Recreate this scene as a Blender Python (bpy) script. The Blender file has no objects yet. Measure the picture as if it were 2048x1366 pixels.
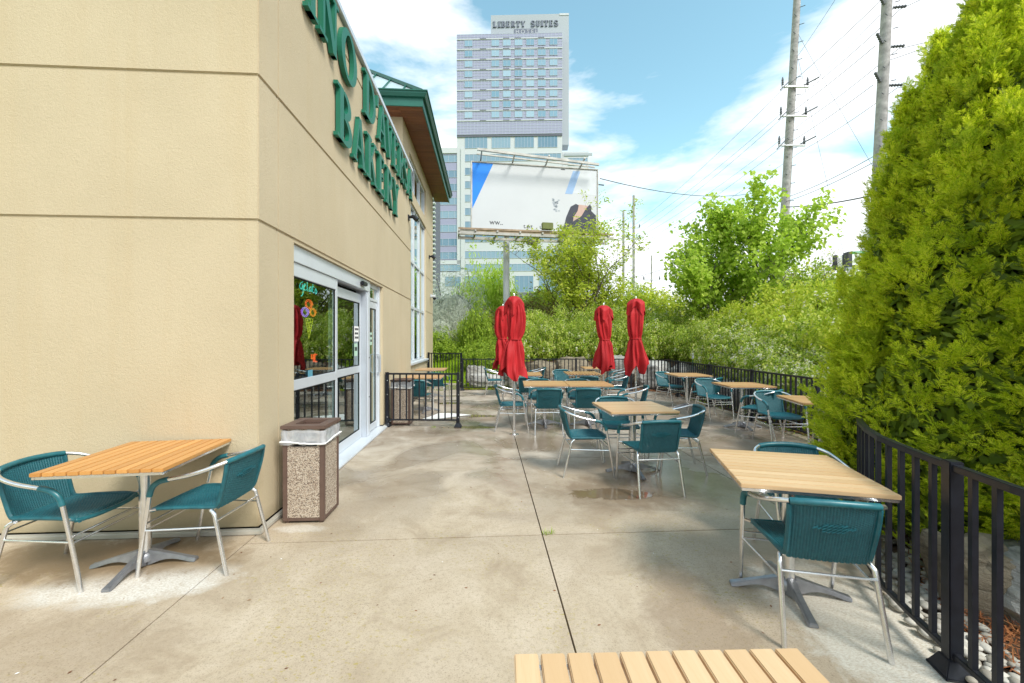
import bpy, bmesh, math, random
from mathutils import Vector, Matrix, noise

random.seed(7)
R = math.radians
scene = bpy.context.scene
col = scene.collection

# ------------------------------------------------------------------ camera
cam_d = bpy.data.cameras.new("camera")
cam = bpy.data.objects.new("camera", cam_d)
col.objects.link(cam)
cam.location = (0, 0, 1.5)
cam.rotation_euler = (R(90), 0, 0)
cam_d.sensor_width = 36
cam_d.lens = 36 * 810 / 2048
cam_d.shift_y = -3 / 2048
cam_d.clip_start = 0.05
cam_d.clip_end = 2000
scene.camera = cam

# ------------------------------------------------------------------ world and sun
SUN_EL, SUN_AZ = R(48), R(138)      # azimuth clockwise from +Y
world = bpy.data.worlds.new("World")
scene.world = world
world.use_nodes = True
wn, wl = world.node_tree.nodes, world.node_tree.links
wn.clear()
def wnode(t, **k):
    n = wn.new(t)
    for a, b in k.items():
        setattr(n, a, b)
    return n
w_out = wnode('ShaderNodeOutputWorld')
w_bg = wnode('ShaderNodeBackground')
w_sky = wnode('ShaderNodeTexSky', sky_type='NISHITA')
w_sky.sun_disc = False
w_sky.sun_elevation = SUN_EL
w_sky.sun_rotation = SUN_AZ
w_sky.altitude = 100
w_sky.air_density = 1.0
w_sky.dust_density = 0.6
w_sky.ozone_density = 1.4
w_bg.inputs['Strength'].default_value = 0.15
w_tc = wnode('ShaderNodeTexCoord')
w_map = wnode('ShaderNodeMapping')
w_map.inputs['Rotation'].default_value = (0, R(20), 0)
w_map.inputs['Scale'].default_value = (1.7, 1.7, 5.6)
w_map.inputs['Location'].default_value = (4.5, 0.7, 5.05)
w_n1 = wnode('ShaderNodeTexNoise')
w_n1.inputs['Scale'].default_value = 1.15
w_n1.inputs['Detail'].default_value = 9
w_n1.inputs['Roughness'].default_value = 0.56
w_n1.inputs['Distortion'].default_value = 0.35
w_sep = wnode('ShaderNodeSeparateXYZ')
w_ramp = wnode('ShaderNodeValToRGB')
w_ramp.color_ramp.elements[0].position = 0.45
w_ramp.color_ramp.elements[1].position = 0.60
w_add = wnode('ShaderNodeMath', operation='ADD')
w_mix = wnode('ShaderNodeMixRGB')
w_tint = wnode('ShaderNodeMixRGB', blend_type='MULTIPLY')
w_tint.inputs['Fac'].default_value = 1.0
w_tint.inputs['Color2'].default_value = (1.10, 1.29, 0.96, 1)
w_n2 = wnode('ShaderNodeTexNoise')
w_n2.inputs['Scale'].default_value = 5.0
w_n2.inputs['Detail'].default_value = 5
w_cc = wnode('ShaderNodeMixRGB')
w_cc.inputs['Color1'].default_value = (3.7, 3.95, 4.2, 1)
w_cc.inputs['Color2'].default_value = (5.0, 5.05, 5.1, 1)
# more cloud low down and to the east, less towards the middle of the sky
w_b1 = wnode('ShaderNodeMath', operation='MULTIPLY_ADD')    # -z * .34
w_b1.inputs[1].default_value = -0.34
w_b1.inputs[2].default_value = 0.235
w_dot = wnode('ShaderNodeVectorMath', operation='DOT_PRODUCT')
w_dot.inputs[1].default_value = (0.27, 0.80, 0.53)
w_hole = wnode('ShaderNodeMapRange')
w_hole.inputs['From Min'].default_value = 0.93
w_hole.inputs['From Max'].default_value = 1.0
w_hole.inputs['To Min'].default_value = 0.0
w_hole.inputs['To Max'].default_value = -0.16
w_add2 = wnode('ShaderNodeMath', operation='ADD')
wl.new(w_tc.outputs['Generated'], w_map.inputs['Vector'])
wl.new(w_tc.outputs['Generated'], w_sep.inputs['Vector'])
wl.new(w_tc.outputs['Generated'], w_dot.inputs[0])
wl.new(w_map.outputs['Vector'], w_n1.inputs['Vector'])
wl.new(w_map.outputs['Vector'], w_n2.inputs['Vector'])
wl.new(w_sep.outputs['Z'], w_b1.inputs[0])
wl.new(w_n1.outputs['Fac'], w_add.inputs[0])
wl.new(w_b1.outputs[0], w_add.inputs[1])
wl.new(w_dot.outputs['Value'], w_hole.inputs['Value'])
wl.new(w_add.outputs[0], w_add2.inputs[0])
wl.new(w_hole.outputs[0], w_add2.inputs[1])
wl.new(w_add2.outputs[0], w_ramp.inputs['Fac'])
wl.new(w_sky.outputs['Color'], w_tint.inputs['Color1'])
wl.new(w_n2.outputs['Fac'], w_cc.inputs['Fac'])
wl.new(w_ramp.outputs['Color'], w_mix.inputs['Fac'])
wl.new(w_tint.outputs['Color'], w_mix.inputs['Color1'])
wl.new(w_cc.outputs['Color'], w_mix.inputs['Color2'])
wl.new(w_mix.outputs['Color'], w_bg.inputs['Color'])
wl.new(w_bg.outputs[0], w_out.inputs['Surface'])

sun_d = bpy.data.lights.new("sun", 'SUN')
sun_d.energy = 2.0
sun_d.angle = R(18)
sun_d.color = (1.0, 0.955, 0.88)
sun = bpy.data.objects.new("sun", sun_d)
col.objects.link(sun)
sdir = Vector((math.sin(SUN_AZ) * math.cos(SUN_EL), math.cos(SUN_AZ) * math.cos(SUN_EL), math.sin(SUN_EL)))
sun.rotation_euler = sdir.to_track_quat('Z', 'Y').to_euler()

scene.view_settings.view_transform = 'Standard'
scene.view_settings.look = 'None'
scene.view_settings.exposure = 1.08
scene.view_settings.gamma = 1.0
scene.view_settings.use_curve_mapping = False
scene.render.engine = 'CYCLES'
scene.cycles.max_bounces = 8
scene.cycles.transparent_max_bounces = 12

# ------------------------------------------------------------------ material helpers
class NT:
    def __init__(self, name):
        self.m = bpy.data.materials.new(name)
        self.m.use_nodes = True
        self.t = self.m.node_tree
        self.b = self.t.nodes['Principled BSDF']
        self.out = self.t.nodes['Material Output']
    def n(self, t, **k):
        x = self.t.nodes.new(t)
        for a, v in k.items():
            setattr(x, a, v)
        return x
    def l(self, a, b):
        self.t.links.new(a, b)
    def noise(self, scale, detail=4, rough=.5, vec=None, dist=0.0):
        x = self.n('ShaderNodeTexNoise')
        x.inputs['Scale'].default_value = scale
        x.inputs['Detail'].default_value = detail
        x.inputs['Roughness'].default_value = rough
        x.inputs['Distortion'].default_value = dist
        if vec is not None:
            self.l(vec, x.inputs['Vector'])
        return x
    def ramp(self, src, stops):
        x = self.n('ShaderNodeValToRGB')
        e = x.color_ramp.elements
        while len(e) < len(stops):
            e.new(0.5)
        for i, (p, c) in enumerate(stops):
            e[i].position = p
            e[i].color = (c if hasattr(c, '__len__') else (c, c, c)) + (1,) if hasattr(c, '__len__') else (c, c, c, 1)
        self.l(src, x.inputs['Fac'])
        return x
    def mix(self, fac, a, b, bt='MIX'):
        x = self.n('ShaderNodeMixRGB', blend_type=bt)
        for i, v in ((0, fac), (1, a), (2, b)):
            if hasattr(v, 'is_linked') or hasattr(v, 'node'):
                self.l(v, x.inputs[i])
            elif i == 0:
                x.inputs[0].default_value = v
            else:
                x.inputs[i].default_value = tuple(v) + (1,)
        return x.outputs[0]
    def math(self, op, a, b=None, c=None, clamp=False):
        x = self.n('ShaderNodeMath', operation=op, use_clamp=clamp)
        for i, v in enumerate((a, b, c)):
            if v is None:
                continue
            if hasattr(v, 'node'):
                self.l(v, x.inputs[i])
            else:
                x.inputs[i].default_value = v
        return x.outputs[0]
    def bump(self, h, strength=.3, dist=.01, normal=None):
        x = self.n('ShaderNodeBump')
        x.inputs['Strength'].default_value = strength
        x.inputs['Distance'].default_value = dist
        self.l(h, x.inputs['Height'])
        if normal is not None:
            self.l(normal, x.inputs['Normal'])
        self.l(x.outputs[0], self.b.inputs['Normal'])
        return x.outputs[0]
    def obj(self, scale=None):
        tc = self.n('ShaderNodeTexCoord')
        if scale is None:
            return tc.outputs['Object']
        mp = self.n('ShaderNodeMapping')
        mp.inputs['Scale'].default_value = scale
        self.l(tc.outputs['Object'], mp.inputs['Vector'])
        return mp.outputs[0]
    def pos(self, scale=None):
        g = self.n('ShaderNodeNewGeometry').outputs['Position']
        if scale is None:
            return g
        mp = self.n('ShaderNodeMapping')
        mp.inputs['Scale'].default_value = scale
        self.l(g, mp.inputs['Vector'])
        return mp.outputs[0]
    def island(self):
        return self.n('ShaderNodeNewGeometry').outputs['Random Per Island']
    def objrand(self):
        return self.n('ShaderNodeObjectInfo').outputs['Random']
    def set(self, **k):
        names = {'color': 'Base Color', 'rough': 'Roughness', 'metal': 'Metallic', 'spec': 'Specular IOR Level',
                 'trans': 'Transmission Weight', 'ior': 'IOR', 'coat': 'Coat Weight', 'sub': 'Subsurface Weight', 'alpha': 'Alpha'}
        for a, v in k.items():
            s = self.b.inputs[names[a]]
            if hasattr(v, 'node'):
                self.l(v, s)
            elif a == 'color':
                s.default_value = tuple(v) + (1,)
            else:
                s.default_value = v
        return self

M = {}
def simple(name, color, rough=.5, metal=0.0, var=.12, vscale=6.0, bump=0.0, bscale=60.0):
    t = NT(name)
    nz = t.noise(vscale, 5, .6, t.obj())
    c2 = tuple(max(0, c * (1 - var)) for c in color)
    c1 = tuple(min(1, c * (1 + var)) for c in color)
    rp = t.ramp(nz.outputs['Fac'], [(.3, c2), (.7, c1)])
    t.set(color=rp.outputs[0], rough=rough, metal=metal)
    if bump:
        t.bump(t.noise(bscale, 4, .6, t.obj()).outputs['Fac'], bump, .004)
    M[name] = t.m
    return t.m

# stucco
t = NT('stucco')
p = t.pos()
big = t.noise(.7, 5, .6, p)
streak = t.noise(1.0, 4, .6, t.pos((5, 5, .35)))
fine = t.noise(170, 3, .6, p)
med = t.noise(48, 4, .65, p)
c = t.ramp(big.outputs['Fac'], [(.28, (.475, .395, .265)), (.72, (.555, .465, .32))]).outputs[0]
c = t.mix(t.ramp(streak.outputs['Fac'], [(.50, 0.0), (.80, .55)]).outputs[0], c, (.49, .385, .235))
c = t.mix(t.ramp(fine.outputs['Fac'], [(.35, .30), (.5, 0.0)]).outputs[0], c, (.40, .31, .19))
sep = t.n('ShaderNodeSeparateXYZ'); t.l(p, sep.inputs[0])
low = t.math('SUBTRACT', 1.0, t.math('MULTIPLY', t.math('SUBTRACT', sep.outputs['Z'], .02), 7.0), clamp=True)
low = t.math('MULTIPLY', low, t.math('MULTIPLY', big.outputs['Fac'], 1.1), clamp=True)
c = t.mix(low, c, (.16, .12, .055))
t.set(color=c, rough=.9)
hgt = t.math('ADD', t.math('MULTIPLY', fine.outputs['Fac'], .6), t.math('MULTIPLY', med.outputs['Fac'], .7))
t.bump(hgt, .6, .008)
M['stucco'] = t.m

# concrete patio, damp in the distance, with stains, lichen specks and pale bloom under the near tables
t = NT('patio_concrete')
p = t.pos()
sep = t.n('ShaderNodeSeparateXYZ'); t.l(p, sep.inputs[0])
PX, PY = sep.outputs['X'], sep.outputs['Y']
big = t.noise(.55, 6, .62, p, .6)
mid = t.noise(2.2, 7, .68, p, .8)
fin = t.noise(38, 6, .75, p)
grit = t.noise(190, 3, .7, p)
c = t.ramp(mid.outputs['Fac'], [(.28, (.345, .262, .18)), (.46, (.475, .385, .28)), (.70, (.57, .475, .37))]).outputs[0]
c = t.mix(t.ramp(big.outputs['Fac'], [(.36, .5), (.58, 0.0)]).outputs[0], c, (.33, .25, .17))
c = t.mix(t.ramp(fin.outputs['Fac'], [(.36, .5), (.50, 0.0)]).outputs[0], c, (.30, .24, .165))
c = t.mix(t.ramp(grit.outputs['Fac'], [(.34, .5), (.46, 0.0)]).outputs[0], c, (.22, .18, .13))
spd = t.noise(105, 3, .6, t.pos((1, 1.15, 1)))
spdm = t.noise(1.1, 5, .65, p)
sd_ = t.math('MULTIPLY', t.ramp(spd.outputs['Fac'], [(.57, 0.0), (.66, .8)]).outputs[0], t.ramp(spdm.outputs['Fac'], [(.36, .25), (.62, 1.0)]).outputs[0])
c = t.mix(sd_, c, (.17, .125, .08))
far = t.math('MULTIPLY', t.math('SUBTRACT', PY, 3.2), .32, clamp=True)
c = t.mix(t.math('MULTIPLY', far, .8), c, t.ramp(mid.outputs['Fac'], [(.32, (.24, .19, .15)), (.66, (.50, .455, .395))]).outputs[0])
# yellow-green lichen specks
spk = t.noise(34, 2, .6, t.pos((1, 1.4, 1)))
spm = t.noise(1.3, 3, .5, p)
lf = t.math('MULTIPLY', t.ramp(spk.outputs['Fac'], [(.60, 0.0), (.66, .75)]).outputs[0], t.ramp(spm.outputs['Fac'], [(.47, 0.0), (.60, 1.0)]).outputs[0])
lf = t.math('MULTIPLY', lf, t.math('SUBTRACT', 1.0, far))
c = t.mix(lf, c, (.34, .27, .06))
pno = t.noise(4.5, 8, .72, p, .5)
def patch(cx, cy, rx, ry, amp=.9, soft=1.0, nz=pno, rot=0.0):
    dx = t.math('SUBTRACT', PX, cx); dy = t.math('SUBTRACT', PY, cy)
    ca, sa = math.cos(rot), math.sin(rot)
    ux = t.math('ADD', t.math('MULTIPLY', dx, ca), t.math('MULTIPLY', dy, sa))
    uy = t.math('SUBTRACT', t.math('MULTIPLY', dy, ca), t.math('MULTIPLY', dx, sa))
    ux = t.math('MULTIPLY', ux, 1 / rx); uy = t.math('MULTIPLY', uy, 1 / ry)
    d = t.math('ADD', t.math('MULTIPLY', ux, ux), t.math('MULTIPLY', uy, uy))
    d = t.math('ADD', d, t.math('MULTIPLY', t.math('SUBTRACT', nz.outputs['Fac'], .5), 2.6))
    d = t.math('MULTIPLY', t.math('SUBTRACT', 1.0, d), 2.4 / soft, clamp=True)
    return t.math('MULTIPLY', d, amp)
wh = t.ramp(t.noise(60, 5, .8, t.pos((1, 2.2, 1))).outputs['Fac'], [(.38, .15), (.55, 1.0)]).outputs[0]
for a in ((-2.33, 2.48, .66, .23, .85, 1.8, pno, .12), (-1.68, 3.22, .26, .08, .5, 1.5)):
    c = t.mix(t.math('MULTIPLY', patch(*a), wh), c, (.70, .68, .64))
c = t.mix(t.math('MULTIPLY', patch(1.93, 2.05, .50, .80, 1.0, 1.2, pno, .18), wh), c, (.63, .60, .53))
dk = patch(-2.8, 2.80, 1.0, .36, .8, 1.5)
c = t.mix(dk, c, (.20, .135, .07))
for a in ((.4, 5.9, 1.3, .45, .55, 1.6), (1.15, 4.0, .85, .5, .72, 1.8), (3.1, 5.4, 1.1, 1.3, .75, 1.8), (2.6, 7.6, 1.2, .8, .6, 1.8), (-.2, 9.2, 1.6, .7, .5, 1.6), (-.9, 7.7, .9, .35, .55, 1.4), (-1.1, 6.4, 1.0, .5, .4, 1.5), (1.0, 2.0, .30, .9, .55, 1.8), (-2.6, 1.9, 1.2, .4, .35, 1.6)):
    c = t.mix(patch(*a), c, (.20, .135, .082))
wet = t.ramp(t.noise(.75, 4, .55, p, .9).outputs['Fac'], [(.44, 0.0), (.56, 1.0)]).outputs[0]
wet = t.math('MULTIPLY', wet, t.math('MULTIPLY', t.math('SUBTRACT', PY, 2.4), .55, clamp=True))
pud = patch(.98, 3.95, .45, .16, 1.0, .8)
for a in ((-.75, 8.0, .55, .16, 1.0, .8), (-.75, 6.95, .5, .12, 1.0, .8), (-1.45, 9.6, .3, .2, 1.0, .8)):
    pud = t.math('MAXIMUM', pud, patch(*a))
c = t.mix(t.math('MULTIPLY', wet, .36), c, (.16, .115, .08))
c = t.mix(t.math('MULTIPLY', pud, .7), c, (.14, .095, .055))
rough = t.math('SUBTRACT', .74, t.math('MULTIPLY', wet, .54))
rough = t.math('SUBTRACT', rough, t.math('MULTIPLY', fin.outputs['Fac'], .06))
rough = t.math('MULTIPLY', rough, t.math('SUBTRACT', 1.0, t.math('MULTIPLY', pud, .93)))
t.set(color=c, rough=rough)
bh = t.math('ADD', t.math('MULTIPLY', fin.outputs['Fac'], .7), t.math('MULTIPLY', grit.outputs['Fac'], .3))
bh = t.math('MULTIPLY', bh, t.math('SUBTRACT', 1.0, pud))
bm = t.bump(bh, .28, .006)
M['patio_concrete'] = t.m

simple('joint_dark', (.03, .026, .02), .95)
simple('soil', (.10, .065, .04), .95, var=.4, vscale=5, bump=.8, bscale=18)
simple('alu', (.78, .78, .79), .27, .95, .08, 30, .05, 120)
simple('cast_alu', (.33, .34, .37), .42, .75, .15, 20, .15, 90)
simple('white_alu', (.62, .66, .71), .38, .25, .04, 3)
simple('sash_grey', (.50, .54, .60), .38, .35, .05, 3)
simple('black_metal', (.011, .013, .020), .38, .2, .35, 14, .08, 50)
simple('teal_rim', (.009, .095, .120), .42, 0, .25, 20, .5, 160)
simple('green_letter', (.005, .14, .085), .45, 0, .08, 8)
simple('green_fascia', (.014, .115, .085), .42, .1, .1, 3)
simple('brown_bin', (.115, .070, .054), .55, 0, .12, 12, .15, 80)
simple('black_hole', (.006, .006, .006), .8)
simple('flashing', (.55, .53, .48), .45, .4, .15, 4)
simple('pole_wood', (.34, .33, .32), .9, 0, .35, 3, .6, 12)
simple('insulator', (.09, .10, .11), .5)
simple('wire', (.05, .055, .06), .6)
simple('bark', (.075, .055, .04), .9, 0, .35, 10, .7, 30)
simple('bark_grey', (.16, .145, .125), .9, 0, .35, 10, .7, 30)
simple('billboard_white', (.52, .54, .56), .5, 0, .03, .6)
simple('billboard_steel', (.42, .41, .38), .6, .3, .25, 3)
simple('billboard_dark', (.03, .022, .02), .7)
simple('rust_wood', (.30, .22, .15), .8, 0, .35, 4)
simple('olive_box', (.12, .14, .03), .6)
simple('print_blue', (.0, .20, .72), .5, 0, .05)
simple('print_sky', (.26, .40, .62), .5, 0, .08)
simple('print_suit', (.03, .035, .055), .6, 0, .4, 2)
simple('print_skin', (.50, .34, .29), .6, 0, .06)
simple('print_grey', (.56, .59, .62), .6, 0, .08, 2)
simple('print_text', (.05, .055, .065), .6)
simple('hotel_white', (.48, .51, .54), .6, 0, .03, .05)
simple('hotel_grey', (.33, .37, .41), .55, 0, .04, .04)
simple('hotel_sign_text', (.13, .15, .20), .6)
simple('hotel_shadow', (.12, .13, .17), .8)
simple('paper', (.80, .80, .79), .7, 0, .03, 4)
simple('sticker_cyan', (.10, .30, .40), .5)
simple('sticker_green', (.45, .65, .52), .5)
simple('ink', (.04, .04, .045), .6)
simple('interior_wall', (.10, .085, .07), .9)
simple('interior_floor', (.10, .115, .10), .35)
simple('screen_white', (.80, .82, .84), .5)
simple('screen_green', (.0, .38, .14), .5)
simple('dark_panel', (.05, .05, .065), .6)
simple('galv', (.45, .46, .47), .5, .6, .15, 10)

# letter side / trim with a slightly weathered look
def glow(name, colr, s):
    t = NT(name)
    t.set(color=colr, rough=.4)
    t.b.inputs['Emission Color'].default_value = colr + (1,)
    t.b.inputs['Emission Strength'].default_value = s
    M[name] = t.m
glow('neon_teal', (.05, .65, .58), .7)
glow('neon_red', (.85, .08, .02), .9)
glow('neon_orange', (.85, .2, .02), .8)
glow('neon_purple', (.33, .12, .7), .9)
glow('neon_yellow', (.6, .52, .03), .45)

# hotel cladding: mullion grid in relief colour is geometry; this is the panel sheen
def facade(name, a, b, rough):
    t = NT(name)
    t.set(color=t.mix(t.objrand(), a, b), rough=rough, metal=0.0, spec=.6)
    M[name] = t.m
facade('hotel_panel', (.30, .31, .42), (.34, .35, .46), .35)
facade('hotel_glass', (.17, .30, .42), (.32, .45, .57), .12)
facade('hotel_glass_mid', (.12, .22, .32), (.24, .36, .46), .10)
facade('hotel_glass_dark', (.12, .22, .32), (.22, .34, .46), .10)
facade('hotel_lilac', (.26, .27, .40), (.30, .31, .44), .4)
simple('hotel_mullion', (.44, .49, .57), .4)

# woven resin
t = NT('teal_weave')
o = t.obj()
nz = t.noise(60, 3, .6, o)
c = t.ramp(nz.outputs['Fac'], [(.3, (.008, .085, .108)), (.7, (.018, .145, .170))]).outputs[0]
c = t.mix(t.math('MULTIPLY', t.objrand(), .35), c, (.02, .11, .15))
t.set(color=c, rough=.38)
wv = t.n('ShaderNodeTexWave', wave_type='BANDS', bands_direction='Z')
wv.inputs['Scale'].default_value = 55
t.l(o, wv.inputs['Vector'])
t.bump(wv.outputs['Fac'], .6, .003)
M['teal_weave'] = t.m
t = NT('teal_wrap')
o = t.obj()
c = t.ramp(t.noise(25, 3, .6, o).outputs['Fac'], [(.3, (.010, .10, .125)), (.7, (.024, .155, .185))]).outputs[0]
t.set(color=c, rough=.36)
M['teal_wrap'] = t.m

# timber slats, grain along local Y
def wood(name, a, b, d, rough):
    t = NT(name)
    g = t.noise(3.2, 6, .65, t.obj((16, 1.0, 16)), .3)
    fi = t.noise(5, 4, .6, t.obj((90, 2.2, 90)))
    lo = t.noise(2.4, 3, .5, t.obj((1.5, .8, 1.5)))
    c = t.mix(t.ramp(g.outputs['Fac'], [(.32, 0.0), (.70, 1.0)]).outputs[0], a, b)
    c = t.mix(t.math('MULTIPLY', t.objrand(), .75), c, d)
    c = t.mix(t.ramp(fi.outputs['Fac'], [(.35, .28), (.5, 0.0)]).outputs[0], c, d)
    c = t.mix(t.ramp(lo.outputs['Fac'], [(.55, 0.0), (.8, .3)]).outputs[0], c, d)
    t.set(color=c, rough=rough)
    t.bump(g.outputs['Fac'], .12, .002)
    M[name] = t.m
wood('wood_honey', (.64, .34, .11), (.56, .27, .08), (.43, .19, .05), .32)
wood('wood_pale', (.66, .47, .28), (.60, .41, .23), (.50, .31, .15), .40)
wood('wood_tan', (.57, .36, .18), (.50, .30, .14), (.40, .22, .09), .38)
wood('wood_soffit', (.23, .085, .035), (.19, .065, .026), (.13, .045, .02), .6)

# exposed aggregate
t = NT('aggregate')
o = t.obj()
v = t.n('ShaderNodeTexVoronoi'); v.inputs['Scale'].default_value = 165; v.inputs['Randomness'].default_value = 1
t.l(o, v.inputs['Vector'])
sp = t.n('ShaderNodeSeparateColor'); t.l(v.outputs['Color'], sp.inputs[0])
c = t.ramp(sp.outputs[0], [(.0, (.07, .05, .04)), (.2, (.28, .20, .15)), (.45, (.48, .39, .30)), (.8, (.62, .54, .45)), (1.0, (.38, .28, .20))]).outputs[0]
c = t.mix(t.ramp(v.outputs['Distance'], [(.5, 0.0), (.8, .6)]).outputs[0], c, (.06, .045, .035))
t.set(color=c, rough=.75)
t.bump(t.math('SUBTRACT', 1.0, v.outputs['Distance']), .7, .004)
M['aggregate'] = t.m

# rock
def rock(name, a, b, d, lich):
    t = NT(name)
    o = t.obj()
    n1 = t.noise(1.6, 7, .68, o, .5); n2 = t.noise(14, 6, .75, o); n3 = t.noise(4, 4, .6, t.obj((1, 1, 5)), .8)
    c = t.ramp(n1.outputs['Fac'], [(.32, a), (.68, b)]).outputs[0]
    c = t.mix(t.ramp(n3.outputs['Fac'], [(.38, .6), (.5, 0.0)]).outputs[0], c, d)
    c = t.mix(t.ramp(n2.outputs['Fac'], [(.58, 0.0), (.68, lich)]).outputs[0], c, (.42, .36, .12))
    t.set(color=c, rough=.85)
    t.bump(t.math('ADD', n2.outputs['Fac'], t.math('MULTIPLY', n3.outputs['Fac'], .8)), .8, .03)
    M[name] = t.m
rock('rock_grey', (.20, .195, .18), (.42, .41, .38), (.09, .085, .07), .25)
rock('rock_brown', (.15, .12, .08), (.30, .25, .18), (.07, .055, .035), .2)
rock('rock_pale', (.36, .35, .33), (.55, .54, .52), (.22, .21, .19), .1)

# thin plastic liner
t = NT('plastic_bag')
nz = t.noise(9, 3, .5, t.obj((1,1,.5)), 1.2)
t.set(color=(.70, .72, .76), rough=.18)
tr = t.n('ShaderNodeBsdfTransparent')
ms = t.n('ShaderNodeMixShader')
t.l(t.ramp(nz.outputs['Fac'], [(.35, .38), (.65, .62)]).outputs[0], ms.inputs[0])
t.l(tr.outputs[0], ms.inputs[1]); t.l(t.b.outputs[0], ms.inputs[2]); t.l(ms.outputs[0], t.out.inputs[0])
t.bump(nz.outputs['Fac'], .35, .01)
M['plastic_bag'] = t.m

# window glass: reflective sheet that lets the dark room through
def glass(name, tint, refl):
    t = NT(name)
    tr = t.n('ShaderNodeBsdfTransparent'); tr.inputs[0].default_value = tint + (1,)
    gl = t.n('ShaderNodeBsdfGlossy'); gl.inputs['Roughness'].default_value = .015
    gl.inputs['Color'].default_value = (.86, .95, .95, 1)
    fr = t.n('ShaderNodeFresnel'); fr.inputs['IOR'].default_value = 1.6
    f = t.math('MULTIPLY_ADD', fr.outputs[0], 1.5, refl, clamp=True)
    f = t.math('MULTIPLY', f, t.math('SUBTRACT', 1.0, t.n('ShaderNodeNewGeometry').outputs['Backfacing']))
    ms = t.n('ShaderNodeMixShader')
    t.l(f, ms.inputs[0]); t.l(tr.outputs[0], ms.inputs[1]); t.l(gl.outputs[0], ms.inputs[2])
    t.l(ms.outputs[0], t.out.inputs[0])
    M[name] = t.m
glass('door_glass', (.78, .90, .87), .20)
glass('tower_glass', (.70, .84, .90), .26)

# red canvas
t = NT('red_canvas')
nz = t.noise(3, 4, .5, t.obj())
t.set(color=t.ramp(nz.outputs['Fac'], [(.3, (.33, .002, .006)), (.7, (.45, .004, .009))]).outputs[0], rough=.72)
t.bump(t.noise(400, 2, .5, t.obj()).outputs['Fac'], .15, .001)
M['red_canvas'] = t.m

# leaves
def leaf(name, stops, transl=.35, rough=.5, tcol=None, patchy=.30, pscale=2.6):
    t = NT(name)
    c = t.ramp(t.island(), stops).outputs[0]
    lum = t.noise(pscale, 3, .5, t.obj())
    c = t.mix(t.ramp(lum.outputs['Fac'], [(.38, patchy), (.52, 0.0)]).outputs[0], c, stops[0][1])
    t.set(color=c, rough=rough, spec=.3)
    tl = t.n('ShaderNodeBsdfTranslucent')
    t.l(c if tcol is None else t.mix(.6, c, tcol), tl.inputs[0])
    ms = t.n('ShaderNodeMixShader'); ms.inputs[0].default_value = transl
    t.l(t.b.outputs[0], ms.inputs[1]); t.l(tl.outputs[0], ms.inputs[2]); t.l(ms.outputs[0], t.out.inputs[0])
    M[name] = t.m
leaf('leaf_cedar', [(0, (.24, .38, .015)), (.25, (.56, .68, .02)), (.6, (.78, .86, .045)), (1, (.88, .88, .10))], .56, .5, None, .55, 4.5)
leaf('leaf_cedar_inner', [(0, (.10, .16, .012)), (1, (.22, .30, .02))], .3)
leaf('leaf_maple', [(0, (.32, .48, .04)), (.5, (.50, .68, .07)), (1, (.66, .78, .16))], .58)
leaf('leaf_birch', [(0, (.30, .40, .03)), (.5, (.48, .58, .045)), (1, (.64, .68, .10))], .54)
leaf('leaf_spirea', [(0, (.16, .28, .025)), (.35, (.36, .50, .045)), (.7, (.58, .66, .09)), (1, (.76, .74, .34))], .56, .5, None, .5, 2.2)
leaf('leaf_green', [(0, (.18, .28, .025)), (.5, (.32, .46, .04)), (1, (.50, .62, .08))], .52)
leaf('leaf_yellow', [(0, (.32, .44, .03)), (.5, (.52, .62, .05)), (1, (.70, .70, .12))], .55)
leaf('leaf_rust', [(0, (.16, .11, .03)), (.5, (.28, .22, .05)), (1, (.26, .32, .06))], .3)
leaf('leaf_silver', [(0, (.42, .46, .36)), (.5, (.58, .62, .52)), (1, (.72, .75, .66))], .5)
leaf('petal', [(0, (.55, .54, .36)), (1, (.68, .68, .54))], .3)
leaf('grass_blade', [(0, (.22, .36, .008)), (.5, (.36, .52, .015)), (1, (.50, .62, .04))], .4)
leaf('litter', [(0, (.12, .045, .02)), (.5, (.26, .10, .04)), (1, (.34, .20, .10))], .1, .8)
leaf('needle_red', [(0, (.16, .05, .02)), (.5, (.34, .12, .04)), (1, (.48, .22, .09))], .1, .8)
leaf('pebble', [(0, (.26, .23, .19)), (.5, (.40, .37, .32)), (1, (.56, .53, .48))], .0, .6)

t = NT('ground_mix')
p = t.pos()
sep = t.n('ShaderNodeSeparateXYZ'); t.l(p, sep.inputs[0])
g1 = t.noise(.6, 5, .6, p); g2 = t.noise(25, 4, .7, p)
grass = t.ramp(g2.outputs['Fac'], [(.3, (.12, .21, .01)), (.7, (.24, .36, .02))]).outputs[0]
dirt = t.ramp(g2.outputs['Fac'], [(.3, (.06, .035, .022)), (.7, (.15, .095, .06))]).outputs[0]
isg = t.math('MULTIPLY', t.math('SUBTRACT', .2, t.math('SUBTRACT', sep.outputs['X'], t.math('MULTIPLY', t.math('SUBTRACT', sep.outputs['Y'], 13.5), .06))), 3.0, clamp=True)
fary = t.math('MULTIPLY', t.math('SUBTRACT', sep.outputs['Y'], 24.0), .2, clamp=True)
isg = t.math('MAXIMUM', isg, fary)
t.set(color=t.mix(isg, dirt, grass), rough=.95)
t.bump(g2.outputs['Fac'], .6, .03)
M['ground_mix'] = t.m

# metal roof
simple('roof_metal', (.55, .66, .70), .35, .35, .06, 2)

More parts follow.
